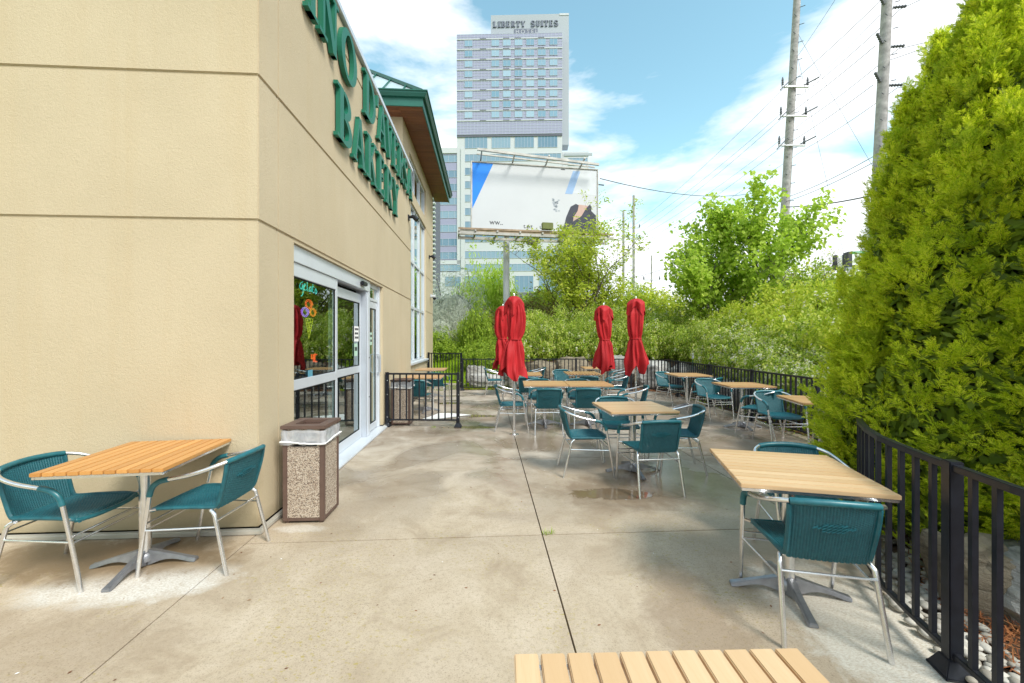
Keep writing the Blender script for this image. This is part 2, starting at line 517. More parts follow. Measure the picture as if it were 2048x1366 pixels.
# ------------------------------------------------------------------ mesh helpers
class MB:
    def __init__(self):
        self.v, self.f = [], []
    def add(self, vs, fs):
        o = len(self.v)
        self.v += [tuple(x) for x in vs]
        self.f += [tuple(i + o for i in q) for q in fs]
        return self
    def box(self, x0, x1, y0, y1, z0, z1, m=None):
        vs = [Vector(q) for q in ((x0, y0, z0), (x1, y0, z0), (x1, y1, z0), (x0, y1, z0), (x0, y0, z1), (x1, y0, z1), (x1, y1, z1), (x0, y1, z1))]
        if m:
            vs = [m @ q for q in vs]
        return self.add(vs, [(0, 3, 2, 1), (4, 5, 6, 7), (0, 1, 5, 4), (1, 2, 6, 5), (2, 3, 7, 6), (3, 0, 4, 7)])
    def bar(self, a, b, w, h, up=Vector((0, 0, 1))):
        a, b = Vector(a), Vector(b)
        d = (b - a).normalized()
        s = d.cross(up)
        if s.length < 1e-4:
            s = Vector((1, 0, 0))
        s.normalize(); u = s.cross(d)
        vs = []
        for q in (a, b):
            for i, j in ((-1, -1), (1, -1), (1, 1), (-1, 1)):
                vs.append(q + s * (w / 2 * i) + u * (h / 2 * j))
        return self.add(vs, [(0, 1, 2, 3), (7, 6, 5, 4), (0, 4, 5, 1), (1, 5, 6, 2), (2, 6, 7, 3), (3, 7, 4, 0)])
    def tube(self, pts, r, n=8, cap=True, smooth=0):
        pts = [Vector(q) for q in pts]
        if smooth:
            pts = spline(pts, smooth)
        rs = r if hasattr(r, '__len__') else [r] * len(pts)
        if len(rs) != len(pts):
            rs = [rs[0] + (rs[-1] - rs[0]) * i / (len(pts) - 1) for i in range(len(pts))]
        prev = None
        vs, fs = [], []
        for i, q in enumerate(pts):
            if i == 0: d = pts[1] - q
            elif i == len(pts) - 1: d = q - pts[i - 1]
            else: d = pts[i + 1] - pts[i - 1]
            d.normalize()
            if prev is None:
                s = d.orthogonal().normalized()
            else:
                s = prev - d * prev.dot(d)
                s = s.normalized() if s.length > 1e-6 else d.orthogonal().normalized()
            prev = s
            u = d.cross(s)
            for k in range(n):
                a = 2 * math.pi * k / n
                vs.append(q + (s * math.cos(a) + u * math.sin(a)) * rs[i])
        for i in range(len(pts) - 1):
            for k in range(n):
                k2 = (k + 1) % n
                fs.append((i * n + k, i * n + k2, (i + 1) * n + k2, (i + 1) * n + k))
        if cap:
            fs.append(tuple(range(n - 1, -1, -1)))
            fs.append(tuple(range((len(pts) - 1) * n, len(pts) * n)))
        return self.add(vs, fs)
    def prism(self, poly, n0, n1, f):
        """poly 2-D, f maps (u, v, depth) to 3-D"""
        k = len(poly)
        vs = [f(a, b, n0) for a, b in poly] + [f(a, b, n1) for a, b in poly]
        fs = [tuple(range(k - 1, -1, -1)), tuple(range(k, 2 * k))]
        for i in range(k):
            j = (i + 1) % k
            fs.append((i, j, k + j, k + i))
        return self.add(vs, fs)
    def lathe(self, prof, n=16, c=(0, 0, 0)):
        vs, fs = [], []
        for r, z in prof:
            for k in range(n):
                a = 2 * math.pi * k / n
                vs.append((c[0] + r * math.cos(a), c[1] + r * math.sin(a), c[2] + z))
        for i in range(len(prof) - 1):
            for k in range(n):
                k2 = (k + 1) % n
                fs.append((i * n + k, i * n + k2, (i + 1) * n + k2, (i + 1) * n + k))
        fs.append(tuple(range(n - 1, -1, -1)))
        fs.append(tuple(range((len(prof) - 1) * n, len(prof) * n)))
        return self.add(vs, fs)
    def mesh(self, name, mat, smooth=False, bevel=0.0, recalc=True):
        me = bpy.data.meshes.new(name)
        me.from_pydata(self.v, [], self.f)
        if recalc or bevel:
            bm = bmesh.new(); bm.from_mesh(me)
            if recalc:
                bmesh.ops.recalc_face_normals(bm, faces=bm.faces)
            if bevel:
                es = [e for e in bm.edges if len(e.link_faces) == 2 and e.calc_face_angle(0) > .6]
                bmesh.ops.bevel(bm, geom=es, offset=bevel, segments=2, affect='EDGES', clamp_overlap=True)
            bm.to_mesh(me); bm.free()
        me.materials.append(M[mat] if isinstance(mat, str) else mat)
        if smooth:
            me.polygons.foreach_set('use_smooth', [True] * len(me.polygons))
            if smooth != 'full':
                try: me.set_sharp_from_angle(angle=R(40))
                except Exception: pass
        return me
    def build(self, name, mat, parent=None, smooth=False, bevel=0.0, recalc=True):
        return link(name, self.mesh(name, mat, smooth, bevel, recalc), parent)

def spline(pts, k):
    pts = [Vector(p) for p in pts]
    out = []
    for i in range(len(pts) - 1):
        p0 = pts[max(i - 1, 0)]; p1 = pts[i]; p2 = pts[i + 1]; p3 = pts[min(i + 2, len(pts) - 1)]
        for j in range(k):
            t_ = j / k
            out.append(.5 * ((2 * p1) + (p2 - p0) * t_ + (2 * p0 - 5 * p1 + 4 * p2 - p3) * t_ * t_ + (3 * p1 - p0 - 3 * p2 + p3) * t_ ** 3))
    out.append(pts[-1])
    return out

def link(name, data, parent=None, loc=None, rz=None):
    o = bpy.data.objects.new(name, data)
    col.objects.link(o)
    if parent is not None:
        o.parent = parent
    if loc is not None: o.location = loc
    if rz is not None: o.rotation_euler = (0, 0, rz)
    return o
def tag(o, label=None, cat=None, group=None, kind=None):
    if label: o['label'] = label
    if cat: o['category'] = cat
    if group: o['group'] = group
    if kind: o['kind'] = kind
    return o
def thing(name, loc, rz, label, cat, group=None):
    o = link(name, None, None, loc, rz)
    o.empty_display_size = .1
    return tag(o, label, cat, group)
def copy_tree(o, parent=None):
    c = o.copy(); col.objects.link(c)
    if parent is not None: c.parent = parent
    for ch in list(o.children):
        copy_tree(ch, c)
    return c
def at(px, py, Y):
    return ((px - 1024) / 810 * Y, Y, 1.5 + (680 - py) / 810 * Y)

# ------------------------------------------------------------------ ground
BROT = math.atan2(.0616, .998)
BC = Vector((-1.972, 3.15, 0))
BM = Matrix.Translation(BC) @ Matrix.Rotation(BROT, 4, 'Z')
def BW(x, y, z=0):
    return BM @ Vector((x, y, z))

FENCE = [(1.86, .2), (1.86, .75), (1.88, 1.15), (1.91, 1.5), (1.98, 1.82), (2.08, 2.18), (2.2, 2.48), (2.5, 2.92), (2.95, 3.4),
         (3.5, 4.0), (4.0, 4.6), (4.33, 5.3), (4.45, 5.95), (4.45, 6.7), (4.45, 7.5), (4.45, 8.25), (4.45, 9.2), (4.45, 10.2),
         (4.38, 10.95), (4.15, 11.55), (3.75, 11.9), (3.2, 12.05), (2.4, 12.08), (1.5, 12.08), (.5, 12.06), (-.5, 12.04), (-1.47, 12.03)]
def offset_path(pts, d):
    out = []
    for i, p_ in enumerate(pts):
        a = Vector(pts[max(i - 1, 0)]); b = Vector(pts[min(i + 1, len(pts) - 1)])
        t_ = (b - a).normalized()
        out.append((p_[0] + t_.y * d, p_[1] - t_.x * d))
    return out
edge = offset_path(FENCE, .14)
PATIO = [(1.98, -3.2)] + edge + [(-1.60, 13.9), (-2.3, 14.2), (-9.5, 14.2), (-9.5, -3.2)]

def inside(x, y, poly=PATIO):
    c_ = False
    j = len(poly) - 1
    for i in range(len(poly)):
        xi, yi = poly[i]; xj, yj = poly[j]
        if (yi > y) != (yj > y) and x < (xj - xi) * (y - yi) / (yj - yi) + xi:
            c_ = not c_
        j = i
    return c_
def dist_poly(x, y, pts):
    best = 1e9
    for i in range(len(pts) - 1):
        ax, ay = pts[i]; bx, by = pts[i + 1]
        dx, dy = bx - ax, by - ay
        q = max(0, min(1, ((x - ax) * dx + (y - ay) * dy) / (dx * dx + dy * dy + 1e-9)))
        best = min(best, math.hypot(x - ax - q * dx, y - ay - q * dy))
    return best
EDGEP = [(1.98, -3.2)] + edge + [(-1.60, 13.9), (-2.3, 14.2), (-9.5, 14.2)]
def sm(a, b, x):
    q = max(0, min(1, (x - a) / (b - a)))
    return q * q * (3 - 2 * q)
def ground_z(x, y):
    if inside(x, y):
        return -.10
    d = dist_poly(x, y, EDGEP)
    if x < 0.3 and y > 11.9:
        w = sm(-1.2, .3, x)
    else:
        w = 1.0
    gr = .215 * max(0, min(d, 8.2)) * sm(0, 1.2, d) + .05 * max(0, min(d - 8.2, 20))
    near = sm(5.5, 3.5, y) if x > 1 else 0
    hi = .75 * sm(.35, 1.5, d) + .16 * max(0, min(d - 1, 7))
    lo = .02 + .45 * sm(.9, 2.6, d) + .12 * max(0, min(d - 1, 7))
    rr = hi * (1 - near) + lo * near
    z = gr * (1 - w) + rr * w
    z += .05 * noise.noise(Vector((x * .8, y * .8, 0))) * sm(.3, 1.5, d)
    return z - .03 * (1 - sm(0, .3, d))
def axis(a, b, step, far_, n):
    xs = [a + (b - a) * i / int((b - a) / step) for i in range(int((b - a) / step) + 1)]
    for i in range(1, n + 1):
        q = (i / n) ** 3 * far_ + i * .4
        xs.append(b + q); xs.insert(0, a - q)
    return xs
xs = axis(-6, 14, .28, 700, 20); ys = axis(-3, 24, .28, 700, 20)
g = MB()
for y in ys:
    for x in xs:
        g.v.append((x, y, ground_z(x, y)))
nx = len(xs)
for j in range(len(ys) - 1):
    for i in range(nx - 1):
        g.f.append((j * nx + i, j * nx + i + 1, (j + 1) * nx + i + 1, (j + 1) * nx + i))
tag(g.build('ground', 'ground_mix', smooth='full', recalc=False), 'planted earth and lawn rising beyond the patio fence', kind='structure')

# patio of jointed slabs
patio = link('patio', None)
tag(patio, 'damp stained concrete patio cut into large slabs', kind='structure')
def clip(poly, inside_f, inter):
    out = []
    for i in range(len(poly)):
        a, b = poly[i - 1], poly[i]
        ia, ib = inside_f(a), inside_f(b)
        if ib:
            if not ia: out.append(inter(a, b))
            out.append(b)
        elif ia:
            out.append(inter(a, b))
    return out
BI = BM.inverted()
loc_patio = [tuple((BI @ Vector((x, y, 0)))[:2]) for x, y in PATIO]
def clip_rect(poly, x0, x1, y0, y1):
    for ax, v, sgn in ((0, x0, 1), (0, x1, -1), (1, y0, 1), (1, y1, -1)):
        if not poly: return []
        def ins(p_): return (p_[ax] - v) * sgn >= 0
        def itx(a, b):
            q = (v - a[ax]) / (b[ax] - a[ax])
            r_ = [a[0] + (b[0] - a[0]) * q, a[1] + (b[1] - a[1]) * q]
            r_[ax] = v
            return tuple(r_)
        poly = clip(poly, ins, itx)
    return poly
gx = [-7.7, -4.4, -2.2, 0.0, 2.2, 4.4, 8.0]
gy = [-6.8, -4.4, -2.2, -.17, 1.83, 3.87, 5.9, 7.9, 9.9, 13.0]
for i in range(len(gx) - 1):
    for j in range(len(gy) - 1):
        if gx[i + 1] <= 0 and gy[j] > -1: continue
        pl = clip_rect(loc_patio, gx[i] + .005, gx[i + 1] - .005, gy[j] + .005, gy[j + 1] - .005)
        if gx[i + 1] <= 0 and gy[j + 1] > -1:
            pl = clip_rect(loc_patio, gx[i] + .004, gx[i + 1] - .004, gy[j] + .004, .05)
        q = []
        for a in pl:
            if not q or (abs(a[0] - q[-1][0]) + abs(a[1] - q[-1][1])) > 1e-4: q.append(a)
        if len(q) < 3: continue
        sl = MB(); sl.prism(q, -.09, 0.0, lambda a, b, n_: BW(a, b, n_))
        sl.build('slab', 'patio_concrete', patio)
MB().box(-9.4, 1.9, -3.1, 11.8, -.098, -.055).build('joint_bed', 'joint_dark', patio)

# ------------------------------------------------------------------ bakery building (local: wall B is x=0 running +y, wall A is y=0 running -x)
bld = thing('bakery_building', BC, BROT, 'cream stucco bakery building with glazed entrance and green roofed tower', 'building')
G = .010
def bpanel(x0, x1, y0, y1, z0, z1, name='wall_panel', mat='stucco', bev=.006):
    return MB().box(x0, x1, y0, y1, z0, z1).build(name, mat, bld, bevel=bev)
DH = 2.40          # head of the entrance
zg = [.046, 2.43, 3.56, 5.08, 5.40]
TH = .30
D0, D1 = .585, 3.77
# wall A panels (front wall) and wall B panels
for k in range(4):
    z0, z1 = zg[k] + (G if k else 0), zg[k + 1] - G
    bpanel(-9, 0, 0, TH, z0, z1)
    if k == 0:
        bpanel(-TH, 0, TH + .0005, D0, z0, z1)
        bpanel(-TH, 0, D1, 6.31, z0, z1)
    else:
        bpanel(-TH, 0, TH + .0005, 6.31, z0, z1)
bpanel(-TH, -.001, D0, D1, DH, 2.43 - G, 'door_head', bev=0)
# dark backing seen in the joints
mb = MB(); mb.box(-9, -.012, .012, TH - .01, .05, 5.38); mb.box(-TH + .01, -.0125, .30, D0 - .002, .05, 5.38); mb.box(-TH + .01, -.012, D1 + .002, 6.30, .05, 5.38)
mb.box(-TH + .01, -.012, D0 - .004, D1 + .004, DH + .004, 5.38)
mb.build('joint_backing', 'stucco', bld)
mb = MB(); mb.box(-9, .045, -.045, .32, 5.42, 5.50); mb.box(-.34, .045, .32, 6.36, 5.42, 5.50)
mb.build('parapet_cap', 'white_alu', bld, bevel=.006)
MB().box(-9, -.3, .3, 6.3, 5.0, 5.05).build('flat_roof', 'flashing', bld)
mb = MB()
def flash(x0, x1, y0, y1):
    mb.box(x0, x1, y0, y1, 0.002, .042)
flash(-9, .045, -.045, -.001); flash(.001, .045, -.001, D0 + .03); flash(.001, .045, D1 - .02, 6.31)
mb.build('base_flashing', 'flashing', bld, bevel=.008)

# tower
TX, TY0, TY1, TZ = -.19, 6.31, 11.6, 6.72
mb = MB()
W0, W1 = 7.15, 9.95                     # window opening along the wall
WIN = [(.90, 5.12), (5.42, 6.28)]
WD = .22
# side wall with two openings, front wall, back wall
tz = [.055, 2.43, 3.56, 5.08, TZ]
zz = [.055, .90, 5.12, 5.42, 6.28, TZ]
def twall(y0, y1, z0, z1):
    for a in range(4):
        q0, q1 = max(z0, tz[a] + (G if a else 0)), min(z1, tz[a + 1] - (G if a < 3 else 0))
        if q1 > q0 + .01:
            bpanel(TX - WD, TX, y0, y1, q0, q1, bev=0)
twall(TY0 + .001, W0, .055, TZ); twall(W1, TY1, .055, TZ)
bpanel(TX - WD, TX, W0, W1, .055, .90, bev=0); bpanel(TX - WD, TX, W0, W1, 5.12, 5.42, bev=0); bpanel(TX - WD, TX, W0, W1, 6.28, TZ, bev=0)
MB().box(TX - WD + .02, TX - .012, TY0 + .01, W0 - .002, .05, TZ - .01).box(TX - WD + .02, TX - .012, W1 + .002, TY1 - .01, .05, TZ - .01).build('joint_backing', 'stucco', bld)
bpanel(-7.5, TX - WD - .001, TY0 + .001, TY0 + .25, .055, TZ, bev=0)
bpanel(-7.5, TX - WD - .001, TY1 - .25, TY1, .055, TZ, bev=0)
MB().box(TX + .001, TX + .045, TY0, TY1, .002, .042).build('base_flashing', 'flashing', bld)
MB().box(TX - .2, TX + .07, W0 - .0, W1 + .12, .85, .905).build('window_sill', 'hotel_white', bld, bevel=.006)
# eaves
EX, EY0, EY1 = .36, TY0 - .52, TY1 + .55
EZ0, EZ1 = 6.66, 6.97
RX0 = -7.5 - .5
n_b = 44
y = EY0 + .03
while y < EY1 - .05:
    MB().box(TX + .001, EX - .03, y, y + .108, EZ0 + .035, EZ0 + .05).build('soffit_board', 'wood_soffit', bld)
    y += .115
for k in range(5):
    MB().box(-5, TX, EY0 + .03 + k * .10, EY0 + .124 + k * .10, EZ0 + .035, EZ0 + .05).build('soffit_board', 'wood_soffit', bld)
mb = MB(); mb.box(EX - .028, EX, EY0 + .028, EY1, EZ0, EZ1 - .1); mb.box(RX0, EX, EY0, EY0 + .027, EZ0, EZ1 - .1)
mb.build('fascia', 'green_fascia', bld, bevel=.004)
mb = MB()
prof = [(0.0, -.12), (.05, -.12), (.09, -.06), (.09, -.03), (.115, -.02), (.115, 0.0), (0, 0.0)]
k = len(prof)
vs = []
for yy in (EY0, EY1):
    for a, b in prof:
        vs.append((EX + a + .001, yy - (a if yy == EY0 else 0), EZ1 + b))
mb.add(vs, [tuple(range(k)), tuple(range(k, 2 * k))] + [(i, (i + 1) % k, k + (i + 1) % k, k + i) for i in range(k)])
vs = []
for xx in (EX, RX0):
    for a, b in prof:
        vs.append((xx + (a if xx == EX else 0), EY0 - a - .001, EZ1 + b))
mb.add(vs, [tuple(range(k)), tuple(range(k, 2 * k))] + [(i, (i + 1) % k, k + (i + 1) % k, k + i) for i in range(k)])
mb.build('gutter', 'green_fascia', bld)
PIT = .90
wroof = (EX - RX0) / 2
hz = EZ1 + PIT * (EY1 - EY0) / 2
cy_ = (EY0 + EY1) / 2; ix = (EY1 - EY0) / 2
mb = MB()
A_, B_, C_, D_ = (EX, EY0, EZ1), (EX, EY1, EZ1), (RX0, EY1, EZ1), (RX0, EY0, EZ1)
E_, F_ = (EX - ix, cy_, hz), (RX0 + ix, cy_, hz)
mb.add([A_, B_, C_, D_, E_, F_], [(0, 1, 4), (1, 2, 5, 4), (2, 3, 5), (3, 0, 4, 5), (0, 3, 2, 1)])
roof = mb.build('roof', 'roof_metal', bld)
mb = MB()
x = EX - .45
while x > EX - ix * 1.6:
    dx = EX - x
    up = min(dx, ix)
    mb.bar((x, EY0 + .01, EZ1 + .02), (x, EY0 + up, EZ1 + .02 + PIT * up), .022, .05)
    x -= .45
s_ = mb.build('roof_seam', 'green_fascia', roof)
tag(s_, kind='stuff')
mb = MB(); mb.bar((EX, EY0, EZ1 + .03), (EX - ix, cy_, hz + .03), .12, .07)
mb.build('hip_cap', 'green_fascia', roof)

# tower windows: frame as part, mullions and panes below it
for (z0, z1), cross in zip(WIN, ([2.38, 3.62], [])):
    xg = TX - .10
    f = MB()
    fr = .055
    f.box(xg - .05, xg + .05, W0, W0 + fr, z0, z1); f.box(xg - .05, xg + .05, W1 - fr, W1, z0, z1)
    f.box(xg - .05, xg + .05, W0 + fr, W1 - fr, z0, z0 + fr); f.box(xg - .05, xg + .05, W0 + fr, W1 - fr, z1 - fr, z1)
    wf = f.build('window', 'white_alu', bld, bevel=.003)
    ysx = [W0 + fr, W0 + 1.0, W0 + 1.9, W1 - fr]
    zsx = [z0 + fr] + cross + [z1 - fr]
    for yy in ysx[1:-1]:
        MB().box(xg - .045, xg + .045, yy - .03, yy + .03, z0 + fr, z1 - fr).build('mullion', 'white_alu', wf)
    for zq in cross:
        MB().box(xg - .042, xg + .042, W0 + fr, W1 - fr, zq - .035, zq + .035).build('crossbar', 'white_alu', wf)
    for i in range(3):
        for j in range(len(zsx) - 1):
            MB().box(xg - .004, xg + .004, ysx[i] + .031, ysx[i + 1] - .031, zsx[j] + .036, zsx[j + 1] - .036).build('pane', 'tower_glass', wf)
# rooms behind the glass
mb = MB()
mb.box(-7.3, -7.2, TY0 + .3, TY1 - .3, 0, TZ); mb.box(-7.2, TX - WD - .02, TY0 + .26, TY0 + .3, 0, TZ); mb.box(-7.2, TX - WD - .02, TY1 - .3, TY1 - .26, 0, TZ)
mb.box(-7.2, TX - WD - .02, TY0 + .3, TY1 - .3, 6.6, 6.65)
mb.box(-5.2, -5.1, .35, 6.25, 0, 2.9); mb.box(-5.1, -.35, .35, .40, 0, 2.9); mb.box(-5.1, -.35, 6.2, 6.25, 0, 2.9); mb.box(-5.1, -.35, .40, 6.2, 2.85, 2.9)
mb.build('interior_wall', 'interior_wall', bld)
mb = MB(); mb.box(-7.2, TX - WD - .02, TY0 + .3, TY1 - .3, 0, .03); mb.box(-5.1, -.10, .40, 6.2, .0, .03)
mb.build('interior_floor', 'interior_floor', bld)
MB().box(-3.4, -2.6, 1.0, 5.2, .03, 1.05).build('shop_counter', 'interior_wall', bld, bevel=.02)

# entrance: local helper, frame plane near x = -.08
FX = -.075
def bx(x0, x1, y0, y1, z0, z1, name, mat, parent, bev=.003):
    return MB().box(x0, x1, y0, y1, z0, z1).build(name, mat, parent, bevel=bev)
S1, S2, S3 = 1.80, 3.02, 3.16       # end of fixed panel, end of slider, start of swing door
head = bx(FX - .14, FX + .045, D0 + .002, S2 + .10, 2.240, DH - .002, 'door_header', 'white_alu', bld)
bx(FX + .046, FX + .10, 2.62, 2.82, 2.285, 2.345, 'motion_sensor', 'black_metal', head, .012)
mb = MB(); mb.box(-.30, .075, D0 - .0, D1, .002, .035); mb.build('threshold', 'white_alu', bld, bevel=.006)
def leafdoor(name, y0, y1, z0, z1, xf, st, rail, mid, midh, extra=None):
    f = MB()
    f.box(xf - .045, xf, y0, y0 + st, z0, z1); f.box(xf - .045, xf, y1 - st, y1, z0, z1)
    f.box(xf - .045, xf, y0 + st, y1 - st, z0, z0 + rail); f.box(xf - .045, xf, y0 + st, y1 - st, z1 - rail, z1)
    fo = f.build(name, 'white_alu', bld, bevel=.004)
    zs = [z0 + rail, z1 - rail]
    if mid:
        bx(xf - .044, xf - .001, y0 + st, y1 - st, mid, mid + midh, 'mid_rail', 'white_alu', fo)
        zs = [z0 + rail, mid, mid + midh, z1 - rail]
    for a, b in zip(zs[::2], zs[1::2]):
        bx(xf - .028, xf - .020, y0 + st + .001, y1 - st - .001, a + .001, b - .001, 'pane', 'door_glass', fo, 0)
        g_ = MB()
        gk = .012
        g_.box(xf - .019, xf - .010, y0 + st + .0005, y0 + st + gk, a, b); g_.box(xf - .019, xf - .010, y1 - st - gk, y1 - st - .0005, a, b)
        g_.box(xf - .019, xf - .010, y0 + st + gk, y1 - st - gk, b - gk, b - .0005); g_.box(xf - .019, xf - .010, y0 + st + gk, y1 - st - gk, a + .0005, a + gk)
        g_.build('gasket', 'black_hole', fo)
    return fo
fixed = leafdoor('fixed_panel', D0 + .003, S1 - .002, .036, 2.237, FX + .03, .055, .13, 1.02, .10)
slid = leafdoor('sliding_door', S1 + .002, S2 - .06, .036, 2.18, FX - .04, .06, .13, 1.02, .10)
bx(FX - .12, FX + .03, S2 - .058, S2 + .002, .036, 2.237, 'door_jamb', 'sash_grey', bld)
bx(FX - .12, FX + .045, S2 + .004, S2 + .098, .036, 2.237, 'door_post', 'white_alu', bld)
for zq in (.62, 1.22):
    bx(FX + .0455, FX + .05, S2 + .04, S2 + .058, zq, zq + .018, 'door_bolt', 'black_hole', bld, 0)
swing = leafdoor('swing_door', S3 - .03, D1 - .075, .045, 2.12, FX + .0, .055, .11, None, 0)
h_ = MB(); h_.tube([(FX, D1 - .11, .95), (FX + .06, D1 - .11, .97), (FX + .06, D1 - .11, 1.25), (FX, D1 - .11, 1.27)], .011, 8)
h_.build('handle', 'sash_grey', swing, smooth=True)
bx(FX - .10, FX + .03, D1 - .072, D1 - .002, .036, DH - .002, 'door_jamb', 'white_alu', bld)
trn = MB()
ty0, ty1 = S2 + .101, D1 - .073
trn.box(FX - .04, FX + .01, ty0, ty0 + .05, 2.124, DH - .002); trn.box(FX - .04, FX + .01, ty1 - .05, ty1, 2.124, DH - .002)
trn.box(FX - .04, FX + .01, ty0 + .05, ty1 - .05, 2.124, 2.17); trn.box(FX - .04, FX + .01, ty0 + .05, ty1 - .05, DH - .07, DH - .002)
tr_o = trn.build('transom', 'white_alu', bld, bevel=.003)
bx(FX - .02, FX - .012, ty0 + .05, ty1 - .05, 2.17, DH - .07, 'pane', 'door_glass', tr_o, 0)

def wallsign(name, y0, y1, z0, z1, x, mat, label, cat, lines=0, parentlabel=None):
    r_ = thing(name, BW(x, y0, z0), BROT, label, cat)
    MB().box(0, .002, 0, y1 - y0, 0, z1 - z0).build('sheet', mat, r_)
    for k_ in range(lines):
        h = (z1 - z0) / (lines + .6)
        q = z1 - z0 - h * (k_ + .95)
        for a_, b_ in ((.12, .34), (.38, .58), (.62, .90)) if k_ % 2 == 0 else ((.14, .44), (.48, .86)):
            MB().box(.0025, .003, (y1 - y0) * a_, (y1 - y0) * b_, q, q + h * .5).build('printed_line', 'ink', r_)
    return r_
GX = FX - .04 - .0095
wallsign('notice_sheet', 2.66, 2.86, 1.48, 1.70, GX, 'paper', 'white printed notice with three rows of text on the sliding door glass', 'notice', 3)
wallsign('door_sticker', 2.66, 2.80, 1.27, 1.45, GX, 'sticker_green', 'pale green sticker under the white notice on the sliding door', 'sticker', 1)
wallsign('info_sticker', 1.90, 2.02, 1.14, 1.20, GX, 'sticker_cyan', 'small blue sticker at the foot of the sliding door upper pane', 'sticker')
wallsign('info_sticker', 1.00, 1.11, 1.12, 1.19, FX + .0205 - .002, 'sticker_cyan', 'small blue sticker low on the fixed entrance pane', 'sticker')
wallsign('menu_sheet', 3.30, 3.42, 1.42, 1.62, FX - .0095, 'sticker_green', 'small pale green sheet on the narrow swing door glass', 'notice', 2)

# neon ice cream sign inside the fixed pane
neon = thing('neon_sign', BW(FX - .03, .90, 1.575), BROT, 'neon gelato sign with ice cream cone hanging inside the fixed entrance pane', 'neon sign')
def nt(name, mat, paths, r=.0036):
    m_ = MB()
    for p_ in paths:
        m_.tube([(0, a, b) for a, b in p_], r, 6, smooth=3)
    m_.build(name, mat, neon, smooth=True)
def loop(cx, cz, rx, rz, turns=2.2, shrink=.55):
    return [(cx + math.cos(a) * rx * (1 - shrink * a / (turns * 6.28)), cz + math.sin(a) * rz * (1 - shrink * a / (turns * 6.28))) for a in [i * turns * 6.28 / 20 for i in range(21)]]
nt('red_scoop', 'neon_red', [loop(.24, .30, .10, .055)])
nt('purple_scoop', 'neon_purple', [loop(.15, .21, .10, .055)])
nt('orange_scoop', 'neon_orange', [loop(.34, .22, .09, .05)])
nt('cone', 'neon_yellow', [[(.16, .15), (.24, -.06)], [(.34, .15), (.24, -.06)], [(.17, .15), (.33, .15)], [(.18, .10), (.32, .12)], [(.2, .05), (.3, .06)], [(.2, .14), (.27, .0)], [(.28, .14), (.22, .0)]], .0032)
nt('lettering', 'neon_teal', [[(.10, .52), (.05, .50), (.03, .46), (.07, .44), (.10, .49), (.10, .40), (.06, .37)],
    [(.12, .46), (.16, .50), (.13, .50), (.13, .44), (.18, .45)], [(.20, .54), (.20, .45), (.22, .44)],
    [(.29, .49), (.25, .48), (.25, .44), (.29, .46), (.29, .50), (.30, .44)], [(.34, .53), (.33, .45), (.36, .44)], [(.32, .50), (.37, .50)],
    [(.41, .49), (.39, .46), (.41, .43), (.44, .46), (.41, .49)]], .0038)
led = thing('led_sign', BW(FX - .12, 1.42, 1.22), BROT, 'small red lit sign standing inside behind the fixed entrance pane', 'lit sign')
m_ = MB()
for p_ in ([(.0, .12), (-.0, .07), (.05, .07)], [(.05, .12), (.05, .03)], [(.14, .11), (.09, .12), (.08, .07), (.09, .03), (.14, .03)]):
    m_.tube([(0, a, b) for a, b in p_], .008, 6)
m_.build('digits', 'neon_red', led)
MB().box(-.02, -.01, -.02, .18, .0, .15).build('backplate', 'black_hole', led)

# wall lamps and a camera
def wall_lamp(y, z, label, wx):
    r_ = thing('wall_lamp', BW(wx, y, z), BROT, label, 'wall lamp', 'dark spotlights on the bakery wall')
    MB().box(0, .03, -.05, .05, -.05, .07).build('bracket', 'black_metal', r_, bevel=.006)
    m_ = MB(); m_.tube([(.02, 0, .02), (.10, 0, .04), (.20, 0, -.04)], [.025, .045, .06], 10); m_.build('lamp_head', 'black_metal', r_, smooth=True)
wall_lamp(6.0, 4.25, 'dark wall lamp high at the end of the lettered wall', .001)
wall_lamp(10.6, 4.3, 'dark spotlight on the tower wall beside the tall window', TX + .001)
r_ = thing('security_camera', BW(TX + .001, 10.95, 2.95), BROT, 'white dome camera on the tower wall above the gate', 'camera')
MB().box(0, .05, -.06, .06, .02, .14).build('mount', 'hotel_white', r_, bevel=.01)
m_ = MB(); m_.tube([(.04, 0, .06), (.18, 0, .06)], [.05, .06], 12); m_.build('housing', 'hotel_white', r_, smooth=True)
m_ = MB(); m_.lathe([(.06, 0), (.055, -.04), (.03, -.07), (.004, -.08)], 14, (.14, 0, .02)); m_.build('dome', 'black_metal', r_, smooth=True)

# ------------------------------------------------------------------ letters
ST, TN, SF = .160, .075, .065
def rib(pts, ws):
    pts = [Vector((a, b)) for a, b in pts]
    L, Rr = [], []
    for i, q in enumerate(pts):
        d = (pts[min(i + 1, len(pts) - 1)] - pts[max(i - 1, 0)]).normalized()
        n_ = Vector((-d.y, d.x))
        w = ws[i] if hasattr(ws, '__len__') else ws
        L.append(tuple(q + n_ * w / 2)); Rr.append(tuple(q - n_ * w / 2))
    return ('rib', L, Rr)
def rect(x0, x1, y0, y1): return ('poly', [(x0, y0), (x1, y0), (x1, y1), (x0, y1)])
def arcw(cx, cy, rx, ry, a0, a1, wx, wy, n=20):
    pts, ws = [], []
    for i in range(n + 1):
        a = R(a0 + (a1 - a0) * i / n)
        pts.append((cx + rx * math.cos(a), cy + ry * math.sin(a)))
        ws.append(wy + (wx - wy) * abs(math.cos(a)))
    return rib(pts, ws)
def dia(x0, y0, x1, y1, w):
    return ('poly', [(x0 - w / 2, y0), (x0 + w / 2, y0), (x1 + w / 2, y1), (x1 - w / 2, y1)])
def serif(x, y, w=.36):
    return rect(x - w / 2, x + w / 2, y, y + SF)
